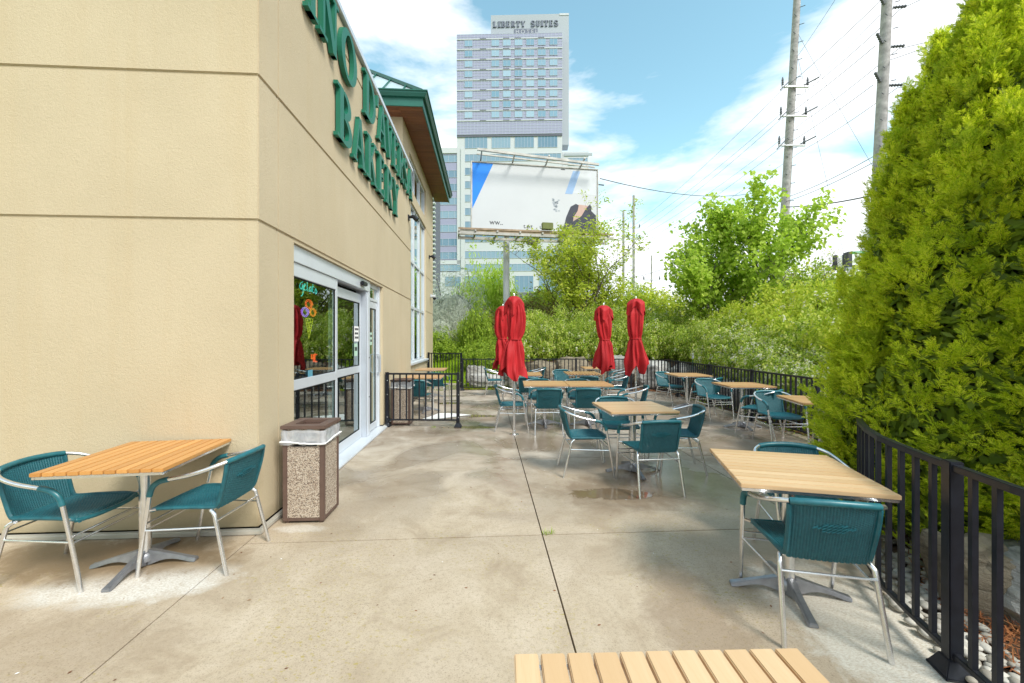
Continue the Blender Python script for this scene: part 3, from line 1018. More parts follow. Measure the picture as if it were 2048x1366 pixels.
def glyph(ch, st=ST, tn=TN):
    if ch == 'I': return .36, [rect(.18 - st / 2, .18 + st / 2, 0, 1), serif(.18, 0), serif(.18, 1 - SF)]
    if ch == 'N': return .80, [rect(.12, .12 + tn, 0, 1), rect(.60, .60 + tn, 0, 1), dia(.17, 1, .62, 0, st * 1.1), serif(.16, 0, .3), serif(.10, 1 - SF, .24), serif(.64, 1 - SF, .3)]
    if ch == 'O': return .78, [arcw(.39, .5, .29, .455, 0, 360, st, tn, 40)]
    if ch == 'D': return .76, [rect(.10, .10 + st, 0, 1), arcw(.30, .5, .36, .46, -90, 90, st, tn), rect(0, .32, 0, SF), rect(0, .32, 1 - SF, 1)]
    if ch == 'B': return .70, [rect(.10, .10 + st, 0, 1), arcw(.30, .755, .24, .205, -90, 90, st, tn), arcw(.30, .275, .30, .235, -90, 90, st, tn), rect(0, .32, 0, SF), rect(0, .32, 1 - SF, 1)]
    if ch == 'R': return .76, [rect(.10, .10 + st, 0, 1), arcw(.30, .735, .27, .225, -90, 90, st, tn), dia(.34, .52, .64, 0, st), rect(0, .38, 0, SF), rect(0, .32, 1 - SF, 1), serif(.66, 0, .2)]
    if ch == 'P': return .70, [rect(.10, .10 + st, 0, 1), arcw(.30, .715, .28, .245, -90, 90, st, tn), rect(0, .38, 0, SF), rect(0, .32, 1 - SF, 1)]
    if ch == 'S': 
        pts = [(.54, .78), (.50, .90), (.34, .955), (.17, .90), (.10, .76), (.18, .62), (.36, .50), (.53, .37), (.58, .24), (.50, .10), (.33, .045), (.15, .10), (.09, .25)]
        q = spline([Vector((a, b, 0)) for a, b in pts], 4)
        n_ = len(q)
        return .68, [rib([(v.x, v.y) for v in q], [tn + (st - tn) * math.sin(math.pi * i / (n_ - 1)) ** 2 for i in range(n_)])]
    if ch == 'A': return .82, [dia(.40, 1, .66, 0, st), dia(.38, 1, .12, 0, tn), rect(.22, .56, .30, .30 + tn * .9), serif(.13, 0, .26), serif(.67, 0, .32)]
    if ch == 'V': return .82, [dia(.14, 1, .40, 0, st), dia(.68, 1, .43, 0, tn), serif(.15, 1 - SF, .32), serif(.68, 1 - SF, .26)]
    if ch == 'E': return .64, [rect(.10, .10 + st, 0, 1), rect(0, .54, 0, SF), rect(0, .52, 1 - SF, 1), rect(.2, .44, .48, .48 + SF), rect(.50, .56, 0, .24), rect(.46, .52, .78, 1), rect(.41, .46, .41, .62)]
    if ch == 'K': return .80, [rect(.10, .10 + st, 0, 1), dia(.24, .42, .62, 1, tn * 1.2), dia(.34, .56, .66, 0, st), rect(0, .36, 0, SF), rect(0, .36, 1 - SF, 1), serif(.63, 1 - SF, .26), serif(.66, 0, .28)]
    if ch == 'Y': return .78, [rect(.39 - st / 2, .39 + st / 2, 0, .5), dia(.39, .42, .14, 1, st), dia(.40, .42, .66, 1, tn), serif(.39, 0), serif(.15, 1 - SF, .32), serif(.66, 1 - SF, .26)]
    if ch == "'": return .24, [dia(.10, .72, .14, 1, .12)]
    if ch == 'L': return .64, [rect(.10, .10 + st, 0, 1), rect(0, .54, 0, SF), rect(0, .36, 1 - SF, 1), rect(.48, .56, 0, .30)]
    if ch == 'T': return .70, [rect(.35 - st / 2, .35 + st / 2, 0, 1), rect(.04, .66, 1 - SF, 1), rect(.04, .11, .74, 1), rect(.59, .66, .74, 1), serif(.35, 0)]
    if ch == 'U': return .80, [rect(.12, .12 + st, .3, 1), rect(.58, .58 + tn, .3, 1), arcw(.41, .30, .21, .25, 180, 360, st * .8, tn), serif(.20, 1 - SF, .34), serif(.62, 1 - SF, .28)]
    return .4, []
def letter_mesh(ch, w, h, depth, mat, st=ST, tn=TN):
    """letter in the local Y (across) / Z (up) plane, front at x = depth"""
    gw, sh = glyph(ch, st, tn)
    sx = w / gw
    m_ = MB()
    for i, s in enumerate(sh):
        d1 = depth - .0012 * i * (depth / .06)
        if s[0] == 'poly':
            m_.prism([(a * sx, b * h) for a, b in s[1]], 0, d1, lambda a, b, n_: (n_, a, b))
        else:
            L, Rr = s[1], s[2]
            k_ = len(L)
            vs = [(0, a * sx, b * h) for a, b in L] + [(0, a * sx, b * h) for a, b in Rr] + [(d1, a * sx, b * h) for a, b in L] + [(d1, a * sx, b * h) for a, b in Rr]
            fs = []
            for j in range(k_ - 1):
                fs += [(j, j + 1, k_ + j + 1, k_ + j), (2 * k_ + j, 3 * k_ + j, 3 * k_ + j + 1, 2 * k_ + j + 1),
                       (j, 2 * k_ + j, 2 * k_ + j + 1, j + 1), (k_ + j, k_ + j + 1, 3 * k_ + j + 1, 3 * k_ + j)]
            fs += [(0, k_, 3 * k_, 2 * k_), (k_ - 1, 3 * k_ - 1, 4 * k_ - 1, 2 * k_ - 1)]
            m_.add(vs, fs)
    return m_.mesh('letter', mat)
LET = [('I', .72, .24), ('N', 1.00, .55), ('O', 1.60, .60), ('D', 2.54, .56), ("'", 3.14, .14), ('A', 3.26, .52), ('V', 3.74, .52), ('E', 4.27, .42), ('R', 4.73, .50), ('S', 5.24, .42), ('A', 5.68, .54)]
sg = thing('bakery_sign', BW(0, 0, 0), BROT, 'green serif letters in two rows, BAKERY below, on the stucco wall', 'sign')
for ch, y0, w in LET:
    o = link('letter', letter_mesh(ch, w, .63, .055, 'green_letter'), sg, (.012, y0, 4.70))
LET2 = [('B', 1.50, .52), ('A', 2.06, .54), ('K', 2.64, .56), ('E', 3.24, .46), ('R', 3.74, .52), ('Y', 4.28, .52)]
for ch, y0, w in LET2:
    o = link('letter', letter_mesh(ch, w, .63, .055, 'green_letter'), sg, (.012, y0, 3.86))

# ------------------------------------------------------------------ fence
def fence(name, pts, posts, label, group=None, h=.93, bot=.095, gap=.112, base=True, ground=0.0):
    root = thing(name, (pts[0][0], pts[0][1], ground), 0, label, 'fence', group)
    ox, oy = pts[0]
    P = [Vector((a - ox, b - oy, 0)) for a, b in pts]
    P = spline(P, 5) if len(P) > 2 else P
    cum = [0]
    for i in range(1, len(P)): cum.append(cum[-1] + (P[i] - P[i - 1]).length)
    L = cum[-1]
    def at_s(s):
        s = max(0, min(L, s))
        i = max(j for j in range(len(cum)) if cum[j] <= s + 1e-9)
        i = min(i, len(P) - 2)
        q = (s - cum[i]) / max(1e-9, cum[i + 1] - cum[i])
        return P[i].lerp(P[i + 1], q), (P[i + 1] - P[i]).normalized()
    pk = MB().box(-.011, .011, -.011, .011, bot + .012, h - .012).mesh('picket', 'black_metal')
    pm = MB().box(-.027, .027, -.027, .027, .0, h + .028).mesh('post', 'black_metal', bevel=.004)
    fm = MB()
    fm.box(-.062, .062, -.062, .062, .0, .014)
    fm.add([(-.058, -.058, .014), (.058, -.058, .014), (.058, .058, .014), (-.058, .058, .014), (-.032, -.032, .075), (.032, -.032, .075), (.032, .032, .075), (-.032, .032, .075)],
           [(0, 1, 5, 4), (1, 2, 6, 5), (2, 3, 7, 6), (3, 0, 4, 7), (4, 5, 6, 7)])
    fmesh = fm.mesh('post_foot', 'black_metal', bevel=.003)
    bolt = MB().lathe([(.008, 0), (.008, .008), (.003, .012)], 8).mesh('bolt', 'galv')
    cap = MB().lathe([(.001, .04), (.02, .034), (.03, .018), (.034, 0)], 12).mesh('post_cap', 'black_metal', True) if False else None
    ps = [p_ * L for p_ in posts]
    for s in ps:
        q, d = at_s(s)
        o = link('post', pm, root, q, math.atan2(d.y, d.x))
        if base:
            link('post_foot', fmesh, o)
        for zz_ in (.17, .56, .80):
            b = link('bolt', bolt, o, (.012, -.027, zz_)); b.rotation_euler = (R(90), 0, 0)
    for a, b in zip(ps[:-1], ps[1:]):
        n_ = max(1, int((b - a) / .25))
        for nm, z_, w_, t_ in (('top_rail', h, .036, .030), ('bottom_rail', bot, .030, .026)):
            m_ = MB()
            vs = []
            for i in range(n_ + 1):
                s = a + .02 + (b - a - .04) * i / n_
                q, d = at_s(s)
                sd = Vector((-d.y, d.x, 0))
                for sx_, sz_ in ((-1, -1), (1, -1), (1, 1), (-1, 1)):
                    vs.append(q + sd * sx_ * w_ / 2 + Vector((0, 0, z_ + sz_ * t_ / 2)))
            fs = [(0, 1, 2, 3), tuple(n_ * 4 + k_ for k_ in (3, 2, 1, 0))]
            for i in range(n_):
                for k_ in range(4):
                    fs.append((i * 4 + k_, i * 4 + (k_ + 1) % 4, i * 4 + 4 + (k_ + 1) % 4, i * 4 + 4 + k_))
            m_.add(vs, fs)
            m_.build(nm, 'black_metal', root, bevel=.003)
        np_ = max(1, int(round((b - a) / gap)))
        for i in range(1, np_):
            q, d = at_s(a + (b - a) * i / np_)
            link('picket', pk, root, q, math.atan2(d.y, d.x))
    return root
# path length shares of the posts: near post at (1.98, 1.82)
tot = sum((Vector(FENCE[i + 1]) - Vector(FENCE[i])).length for i in range(len(FENCE) - 1))
s_near = sum((Vector(FENCE[i + 1]) - Vector(FENCE[i])).length for i in range(4))
posts = [0.0, s_near / tot]
while posts[-1] + 1.75 / tot < .97:
    posts.append(posts[-1] + 1.62 / tot)
posts[-1] = 1.0
fence('patio_fence', FENCE, posts, 'long curved black railing with square pickets around the patio')
wx_ = BW(.045, 0, 0)
pL = BW(.05, 3.92, 0)
fence('short_railing', [(pL.x, 7.02), (-.93, 6.98)], [0.0, 1.0], 'short straight black railing beside the entrance in front of the second bin', h=.915, bot=.12, gap=.115)
gl_ = BW(TX + .06, 10.5, 0)
fence('gate', [(gl_.x + .03, 13.2), (-1.60, 12.75)], [0.0, 1.0], 'black picket gate between the tower wall and the lawn corner', h=1.07, bot=.22, gap=.11)

# ------------------------------------------------------------------ chair
def chair_proto():
    root = thing('wicker_chair', (0, 0, 0), 0, 'x', 'chair', 'teal wicker chairs with aluminium frames')
    def mir(p_): return [(-a, b, c_) for a, b, c_ in p_]
    leg = [(.245, .265, 0), (.252, .225, .25), (.257, .19, .44), (.260, .175, .52)]
    arm1 = [(.260, .175, .52), (.262, .155, .575), (.264, .11, .612), (.265, .05, .628)]
    arm2 = [(.265, .05, .628), (.266, -.06, .650), (.258, -.15, .675), (.235, -.215, .698), (.19, -.262, .714)]
    top = [(.19, -.262, .714), (.12, -.285, .722), (0, -.297, .727), (-.12, -.285, .722), (-.19, -.262, .714)]
    for f_ in (lambda q: q, mir):
        m_ = MB(); m_.tube(f_(leg), .0125, 10, smooth=3); m_.build('leg', 'alu', root, smooth=True)
        m_ = MB(); m_.tube(f_([(.196, -.165, .405), (.205, -.19, .385), (.209, -.205, .34), (.222, -.285, 0)]), .0125, 10, smooth=3); m_.build('leg', 'alu', root, smooth=True)
        m_ = MB(); m_.tube(f_(arm2), .0125, 10, smooth=4); m_.build('arm_rail', 'alu', root, smooth=True)
        # wrapped fore-arm: ridged tube
        pts = spline([Vector(q) for q in f_(arm1)], 14)
        m_ = MB(); m_.tube(pts, [.0175 if i % 2 else .0158 for i in range(len(pts))], 10); m_.build('arm_wrap', 'teal_wrap', root, smooth='full')
        for z_, y0, y1, x0, x1 in ((.30, .215, -.213, .252, .211),):
            m_ = MB(); m_.tube(f_([(x0, y0, z_), (x1, y1, z_ + .005)]), .007, 8); m_.build('stretcher', 'alu', root, smooth=True)
        for (x_, y_, z_) in ((.266, .215, .30), (.268, .196, .40)):
            m_ = MB(); m_.lathe([(.005, -.004), (.005, .004)], 6, f_([(x_, y_, z_)])[0])
    for y_, z_, w_ in ((.222, .335, .25), (.222, .295, .25), (-.213, .345, .208)):
        m_ = MB(); m_.tube([(-w_, y_, z_), (w_, y_, z_)], .007, 8); m_.build('stretcher', 'alu', root, smooth=True)
    pts = spline([Vector(q) for q in top], 16)
    m_ = MB(); m_.tube(pts, [.0178 if i % 2 else .016 for i in range(len(pts))], 10); m_.build('back_wrap', 'teal_wrap', root, smooth='full')
    # seat: woven surface with dip, rounded front edge
    def weave(fn, nu, nv, warp, amp):
        m_ = MB()
        cols = nu * 4
        for j in range(nv + 1):
            v = j / nv
            for i in range(cols + 1):
                u = i / cols
                p0, nrm = fn(u, v)
                a = amp * 1.5 * math.cos(math.pi * (u * nu) + (math.pi if j % 2 else 0))
                rib_ = .0028 * math.cos(2 * math.pi * u * nu)
                m_.v.append(tuple(p0 + nrm * (a + rib_)))
        for j in range(nv):
            for i in range(cols):
                q = j * (cols + 1) + i
                m_.f.append((q, q + 1, q + cols + 2, q + cols + 1))
        return m_
    def seat_f(u, v):
        y = .215 - .40 * v
        hw = .213 - .028 * v
        x = (u * 2 - 1) * hw
        z = .425 - .016 * (1 - (2 * u - 1) ** 2) * math.sin(math.pi * min(1, v * 1.1)) - .028 * max(0, 1 - v / .10) ** 2
        return Vector((x, y, z)), Vector((0, 0, 1))
    seat = weave(seat_f, 30, 44, 0, .0022).build('seat', 'teal_weave', root, smooth='full', recalc=False)
    def back_f(u, v):
        x = (u * 2 - 1) * (.178 + .010 * v)
        yb = -.190 - .012 * (1 - (2 * u - 1) ** 2)
        yt = -.297 + .035 * abs(2 * u - 1) ** 2
        y = yb + (yt - yb) * (v ** .85)
        z = .405 + (.715 - .405) * v
        n_ = Vector((0, .93, .33))
        return Vector((x, y, z)), n_
    weave(back_f, 28, 56, 0, .0024).build('backrest', 'teal_weave', root, smooth='full', recalc=False)
    # emblem woven in the back: small proud lozenges
    m_ = MB()
    for k_ in range(-4, 5):
        for r_ in range(-1, 2):
            if abs(k_) + abs(r_) * 2 > 4: continue
            u, v = .5 + k_ * .055, .62 + r_ * .05
            q, n_ = back_f(u, v)
            q = q - Vector((0, .93, .33)) * .006
            m_.bar(q + Vector((-.012, 0, -.006)), q + Vector((.012, 0, .006)), .004, .006)
    m_.build('woven_motif', 'teal_rim', root)
    # rims
    m_ = MB()
    m_.tube([(.205, .20, .415), (.21, .12, .425), (.196, -.05, .425), (.186, -.17, .422), (.184, -.20, .44), (.186, -.225, .52), (.190, -.25, .62), (.192, -.262, .70)], .0125, 8, smooth=4)
    m_.build('side_rim', 'teal_rim', root, smooth=True)
    m_ = MB()
    m_.tube([(-.205, .20, .415), (-.21, .12, .425), (-.196, -.05, .425), (-.186, -.17, .422), (-.184, -.20, .44), (-.186, -.225, .52), (-.190, -.25, .62), (-.192, -.262, .70)], .0125, 8, smooth=4)
    m_.build('side_rim', 'teal_rim', root, smooth=True)
    pts = spline([Vector(q) for q in ((-.21, .195, .412), (-.12, .222, .405), (0, .228, .403), (.12, .222, .405), (.21, .195, .412))], 12)
    m_ = MB(); m_.tube(pts, [.0148 if i % 2 else .0135 for i in range(len(pts))], 8); m_.build('front_rim', 'teal_wrap', root, smooth='full')
    m_ = MB(); m_.tube([(-.25, .19, .425), (-.205, .17, .418)], .009, 6); m_.tube([(.25, .19, .425), (.205, .17, .418)], .009, 6)
    m_.tube([(-.19, -.16, .405), (.19, -.16, .405)], .010, 8)
    b_ = m_.build('seat_bracket', 'alu', root, smooth=True); b_['kind'] = 'stuff'
    return root
chair0 = chair_proto()
first = [True]
def chair(x, y, face, label):
    """face: compass-like angle of the sitter's gaze, 0 = +Y, positive towards +X"""
    o = chair0 if first[0] else copy_tree(chair0)
    first[0] = False
    o.location = (x, y, 0)
    o.rotation_euler = (0, 0, -R(face))
    o['label'] = label
    return o

# ------------------------------------------------------------------ tables
tcache = {}
def table(x, y, W, D, yaw, along, mat, label, n=11, gapw=.0055, top=.74):
    """slats run along local Y if along == 'y' (rotated by 90 degrees otherwise)"""
    ry = yaw if along == 'y' else yaw + 90
    w, d = (W, D) if along == 'y' else (D, W)
    root = thing('cafe_table', (x, y, 0), R(ry), label, 'table', 'slatted timber cafe tables on cross bases')
    key = (round(w, 3), round(d, 3), n, mat, gapw)
    if key not in tcache:
        sw = (w - gapw * (n - 1)) / n
        slat = MB().box(-sw / 2, sw / 2, -d / 2, d / 2, top - .022, top).mesh('slat', mat, bevel=.0025)
        uf = MB()
        e = .006
        uf.box(-w / 2 + e, -w / 2 + .022, -d / 2 + e, d / 2 - e, top - .040, top - .0225); uf.box(w / 2 - .022, w / 2 - e, -d / 2 + e, d / 2 - e, top - .040, top - .0225)
        uf.box(-w / 2 + .023, w / 2 - .023, -d / 2 + e, -d / 2 + .022, top - .040, top - .0225); uf.box(-w / 2 + .023, w / 2 - .023, d / 2 - .022, d / 2 - e, top - .040, top - .0225)
        uf.box(-w / 2 + .023, w / 2 - .023, -.03, .03, top - .038, top - .0225)
        uf.box(-.09, .09, -.09, .09, top - .060, top - .0385)
        ufm = uf.mesh('under_frame', 'alu', bevel=.002)
        pm = MB().lathe([(.034, .06), (.034, top - .055)], 20).mesh('post', 'alu', True)
        hub = MB().lathe([(.058, .030), (.058, .062), (.046, .082), (.036, .088)], 20).mesh('base_hub', 'cast_alu', True)
        ft = MB()
        # arched cast foot along +X
        N = 8
        vs, fs = [], []
        for i in range(N + 1):
            q = i / N
            xx = .03 + .285 * q
            zt = .078 * (1 - q) ** 1.2 + .022 + .006 * math.sin(q * 3)
            zb = .040 * math.sin(math.pi * min(1, (1 - q) * 1.05)) ** .8 * (1 - q * .2) if q < 1 else 0
            zb = max(0.001, zb * (1 - q ** 3)) if q < .93 else .001
            hw = .032 - .010 * math.sin(q * math.pi) * .7 - .004 * q
            vs += [(xx, -hw, zb), (xx, hw, zb), (xx, hw * .72, zt), (xx, -hw * .72, zt)]
        for i in range(N):
            for k_ in range(4):
                fs.append((i * 4 + k_, i * 4 + (k_ + 1) % 4, i * 4 + 4 + (k_ + 1) % 4, i * 4 + 4 + k_))
        fs += [(0, 1, 2, 3), (N * 4 + 3, N * 4 + 2, N * 4 + 1, N * 4)]
        ft.add(vs, fs)
        ftm = ft.mesh('base_foot', 'cast_alu', bevel=.004)
        tcache[key] = (slat, ufm, pm, hub, ftm, sw)
    slat, ufm, pm, hub, ftm, sw = tcache[key]
    for i in range(n):
        link('slat', slat, root, (-w / 2 + sw / 2 + i * (sw + gapw), 0, random.uniform(-.0006, .0006)))
    link('under_frame', ufm, root); link('post', pm, root); link('base_hub', hub, root)
    for k_ in range(4):
        link('base_foot', ftm, root, (0, 0, 0), R(90 * k_))
    return root
table(-2.458, 2.715, .687, .74, 8, 'y', 'wood_honey', 'honey timber table against the stucco wall beside the near bin')
table(1.645, 2.41, .71, .72, -14, 'x', 'wood_pale', 'pale timber table next to the cedar with a chair on either side', gapw=.0042)
table(1.385, 4.64, .75, .72, 5, 'x', 'wood_pale', 'timber table in the middle of the patio ringed by four chairs', gapw=.0042)
table(.575, 7.17, .75, .76, 0, 'x', 'wood_tan', 'timber table joined edge to edge, half of the pair nearer the double umbrellas')
table(1.335, 7.15, .75, .76, 0, 'x', 'wood_tan', 'timber table joined edge to edge, half of the pair farther from the building')
table(.29, 9.2, .74, .8, 0, 'x', 'wood_tan', 'timber table partly behind the pair of red umbrellas, a chair back before it')
table(.02, 11.3, .74, .7, 0, 'x', 'wood_tan', 'rearmost timber table near the rear fence behind the double umbrellas')
table(1.62, 9.45, .75, .8, 0, 'y', 'wood_tan', 'timber table with open gaps between its slats beside the single middle umbrella', 11, .02)
table(2.33, 11.25, .75, .7, 0, 'x', 'wood_tan', 'rear timber table by the boulders behind the middle umbrella')
table(3.9, 9.0, .75, .78, 0, 'x', 'wood_tan', 'timber table by the curved fence, farthest of its row of three')
table(3.97, 6.97, .75, .70, -3, 'x', 'wood_tan', 'timber table by the curved fence, middle of its row of three')
table(3.95, 5.17, .75, .74, -12, 'x', 'wood_tan', 'timber table half hidden by the cedar at the curved fence')
table(-1.83, 8.55, .75, .78, 3, 'x', 'wood_tan', 'timber table at the wall just behind the short railing')
table(-2.12, 10.7, .75, .74, 3, 'x', 'wood_tan', 'timber table under the tall tower window near the gate')
table(.365, .632, .70, .72, 1.6, 'y', 'wood_pale', 'pale slatted table cut off at the very front of the patio', gapw=.0065)

for a in (
    (-2.84, 2.64, 87, 'teal chair at the wall table with its back away from the bin'),
    (-2.10, 2.80, -90, 'teal chair between the wall table and the near bin'),
    (1.60, 2.20, 12, 'teal chair with its back to the viewer at the table beside the cedar'),
    (1.98, 2.72, 190, 'teal chair mostly hidden under the far side of the table beside the cedar'),
    (.84, 4.64, 88, 'teal chair on the building side of the four chair table'),
    (1.37, 5.22, 180, 'teal chair facing the viewer behind the four chair table'),
    (1.40, 4.13, -6, 'teal chair with its back to the viewer at the four chair table'),
    (1.90, 4.72, -82, 'teal chair on the cedar side of the four chair table'),
    (.00, 6.84, 88, 'teal chair at the building end of the joined tables, by the umbrella pole'),
    (.585, 6.66, 0, 'teal chair showing its back, beside the umbrella pole at the joined tables'),
    (1.22, 6.70, 2, 'teal chair showing its back at the joined tables, behind the four chair table'),
    (1.98, 6.82, -80, 'teal chair at the fence end of the joined tables before a red umbrella'),
    (.52, 7.72, 180, 'teal chair across the joined tables, seen under the nearer top'),
    (1.28, 7.72, 180, 'teal chair across the joined tables, seen under the farther top'),
    (.34, 8.62, 0, 'teal chair with its back to the viewer just behind the double umbrellas'),
    (.62, 11.25, -92, 'teal chair at the rearmost table, on the boulder side'),
    (-.45, 10.95, 85, 'teal chair alone near the rear fence on the lawn side'),
    (1.32, 10.25, 170, 'teal chair behind the open slatted table facing the viewer'),
    (1.62, 8.78, 0, 'teal chair before the open slatted table, behind the joined tables'),
    (2.85, 10.95, -88, 'teal chair at the rear table beyond the middle umbrella'),
    (2.32, 9.15, -86, 'teal chair between the open slatted table and the tall umbrella'),
    (3.72, 9.52, 150, 'farthest teal chair in the row along the curved fence'),
    (4.02, 8.42, -45, 'teal chair seen side on before the farthest table of the fence row'),
    (3.86, 7.78, 170, 'teal chair facing the viewer behind the middle table of the fence row'),
    (3.92, 6.43, -42, 'teal chair turned from the viewer before the middle table of the fence row'),
    (3.86, 5.85, 182, 'teal chair facing the viewer at the table half hidden by the cedar'),
    (4.02, 4.85, 0, 'teal chair almost wholly behind the cedar'),
    (-1.86, 8.02, 2, 'teal chair right behind the second bin and railing'),
    (-1.80, 9.75, 3, 'teal chair between the two tables along the tower wall'),
):
    chair(*a)

# ------------------------------------------------------------------ bins
def bin_(x, y, rz, label):
    root = thing('trash_bin', (x, y, 0), rz, label, 'bin', 'square pebble dash bins beside the entrance')
    w, h = .165, .80
    for sx, sy in ((-1, -1), (1, -1), (1, 1), (-1, 1)):
        MB().box(sx * w - (.036 if sx > 0 else 0), sx * w + (0 if sx > 0 else .036), sy * w - (.036 if sy > 0 else 0), sy * w + (0 if sy > 0 else .036), .018, h - .03).build('corner_post', 'brown_bin', root, bevel=.003)
        MB().box(sx * (w - .03) - .015, sx * (w - .03) + .015, sy * (w - .03) - .015, sy * (w - .03) + .015, 0, .018).build('foot', 'brown_bin', root)
    # side panels with rounded slot near the top
    def side_panel():
        m_ = MB()
        a = w - .036
        z0, z1 = .045, h - .03
        s0, s1, b = h - .175, h - .058, a - .018
        out = [(-a, z0), (a, z0), (a, z1), (-a, z1)]
        # ring of quads around a slot
        inner = []
        for cx_, cz_, a0 in ((b - .02, s0 + .02, -90), (b - .02, s1 - .02, 0), (-b + .02, s1 - .02, 90), (-b + .02, s0 + .02, 180)):
            for q in range(4):
                an = R(a0 + q * 30)
                inner.append((cx_ + .02 * math.cos(an), cz_ + .02 * math.sin(an)))
        def outp(i):
            k_ = i // 4
            return [(a, z0), (a, z1), (-a, z1), (-a, z0)][k_]
        yo, yi = -w + .006, -w + .018
        n_ = len(inner)
        vs = []
        for yy in (yo, yi):
            vs += [(p_[0], yy, p_[1]) for p_ in inner] + [(q[0], yy, q[1]) for q in [(a, z0), (a, z1), (-a, z1), (-a, z0)]]
        fs = []
        o2 = n_ + 4
        for base_, flip in ((0, 0), (o2, 1)):
            for i in range(n_):
                j = (i + 1) % n_
                k_ = i // 4; k2 = j // 4
                f_ = (base_ + i, base_ + j, base_ + n_ + k_) if k_ == k2 else (base_ + i, base_ + j, base_ + n_ + k2, base_ + n_ + k_)
                fs.append(f_)
        for i in range(n_):
            j = (i + 1) % n_
            fs.append((i, j, o2 + j, o2 + i))
        m_.add(vs, fs)
        return m_.mesh('side_panel', 'aggregate')
    sp_ = side_panel()
    for k_ in range(4):
        link('side_panel', sp_, root, (0, 0, 0), R(90 * k_))
        o = MB().box(-w + .037, w - .037, -w + .003, -w + .02, .020, .044).build('bottom_rail', 'brown_bin', root); o.rotation_euler = (0, 0, R(90 * k_))
    lid = MB()
    L = w + .014
    li = .098
    for x0, x1, y0, y1 in ((-L, L, -L, -li), (-L, L, li, L), (-L, -li, -li + .0005, li - .0005), (li, L, -li + .0005, li - .0005)):
        lid.box(x0, x1, y0, y1, h - .028, h)
    for x0, x1, y0, y1 in ((-li, li, -li, -li + .006), (-li, li, li - .006, li), (-li, -li + .006, -li + .007, li - .007), (li - .006, li, -li + .007, li - .007)):
        lid.box(x0, x1, y0, y1, h - .10, h - .0285)
    lid.build('lid', 'brown_bin', root, bevel=.002)
    MB().box(-w + .024, w - .024, -w + .024, w - .024, .03, h - .20).build('inner_can', 'black_hole', root)
    # liner pulled over the rim
    m_ = MB()
    N = 64
    rows = [(h - .035, .004), (h - .07, .010), (h - .105, .006), (h - .13, .014), (h - .148, .016), (h - .155, .008)]
    for z_, off in rows:
        for i in range(N):
            a = 2 * math.pi * i / N
            ca, sa = math.cos(a), math.sin(a)
            k_ = 1 / max(abs(ca), abs(sa))
            rr = (w + off) * k_
            rr *= 1 + .012 * noise.noise(Vector((ca * 6, sa * 6, z_ * 40)))
            m_.v.append((min(w + off, max(-w - off, ca * rr)) * (1 + .01 * noise.noise(Vector((i * .9, z_ * 30, 3)))), min(w + off, max(-w - off, sa * rr)) * (1 + .01 * noise.noise(Vector((i * .9, z_ * 30, 9)))), z_ + .012 * noise.noise(Vector((i * .3, z_ * 3, 1)))))
    for j in range(len(rows) - 1):
        for i in range(N):
            i2 = (i + 1) % N
            m_.f.append((j * N + i, j * N + i2, (j + 1) * N + i2, (j + 1) * N + i))
    m_.build('liner', 'plastic_bag', root, smooth='full', recalc=False)
    m_ = MB()
    pts = []
    for i in range(N + 1):
        a = 2 * math.pi * i / N
        ca, sa = math.cos(a), math.sin(a)
        k_ = 1 / max(abs(ca), abs(sa)) * (w + .014)
        pts.append((min(w + .014, max(-w - .014, ca * k_)), min(w + .014, max(-w - .014, sa * k_)), h - .138 + .010 * math.sin(a * 2 + .6) + .004 * noise.noise(Vector((i * .5, 0, 0)))))
    m_.tube(pts, [.006 + .003 * abs(noise.noise(Vector((i * .7, 4, 0)))) for i in range(N + 1)], 6)
    m_.build('liner_band', 'paper', root, smooth=True)
    return root
bin_(-1.715, 3.475, R(3), 'pebble dash bin with a brown frame standing nearer, at the building corner')
bin_(-1.965, 7.28, R(3), 'pebble dash bin with a brown frame behind the short black railing')

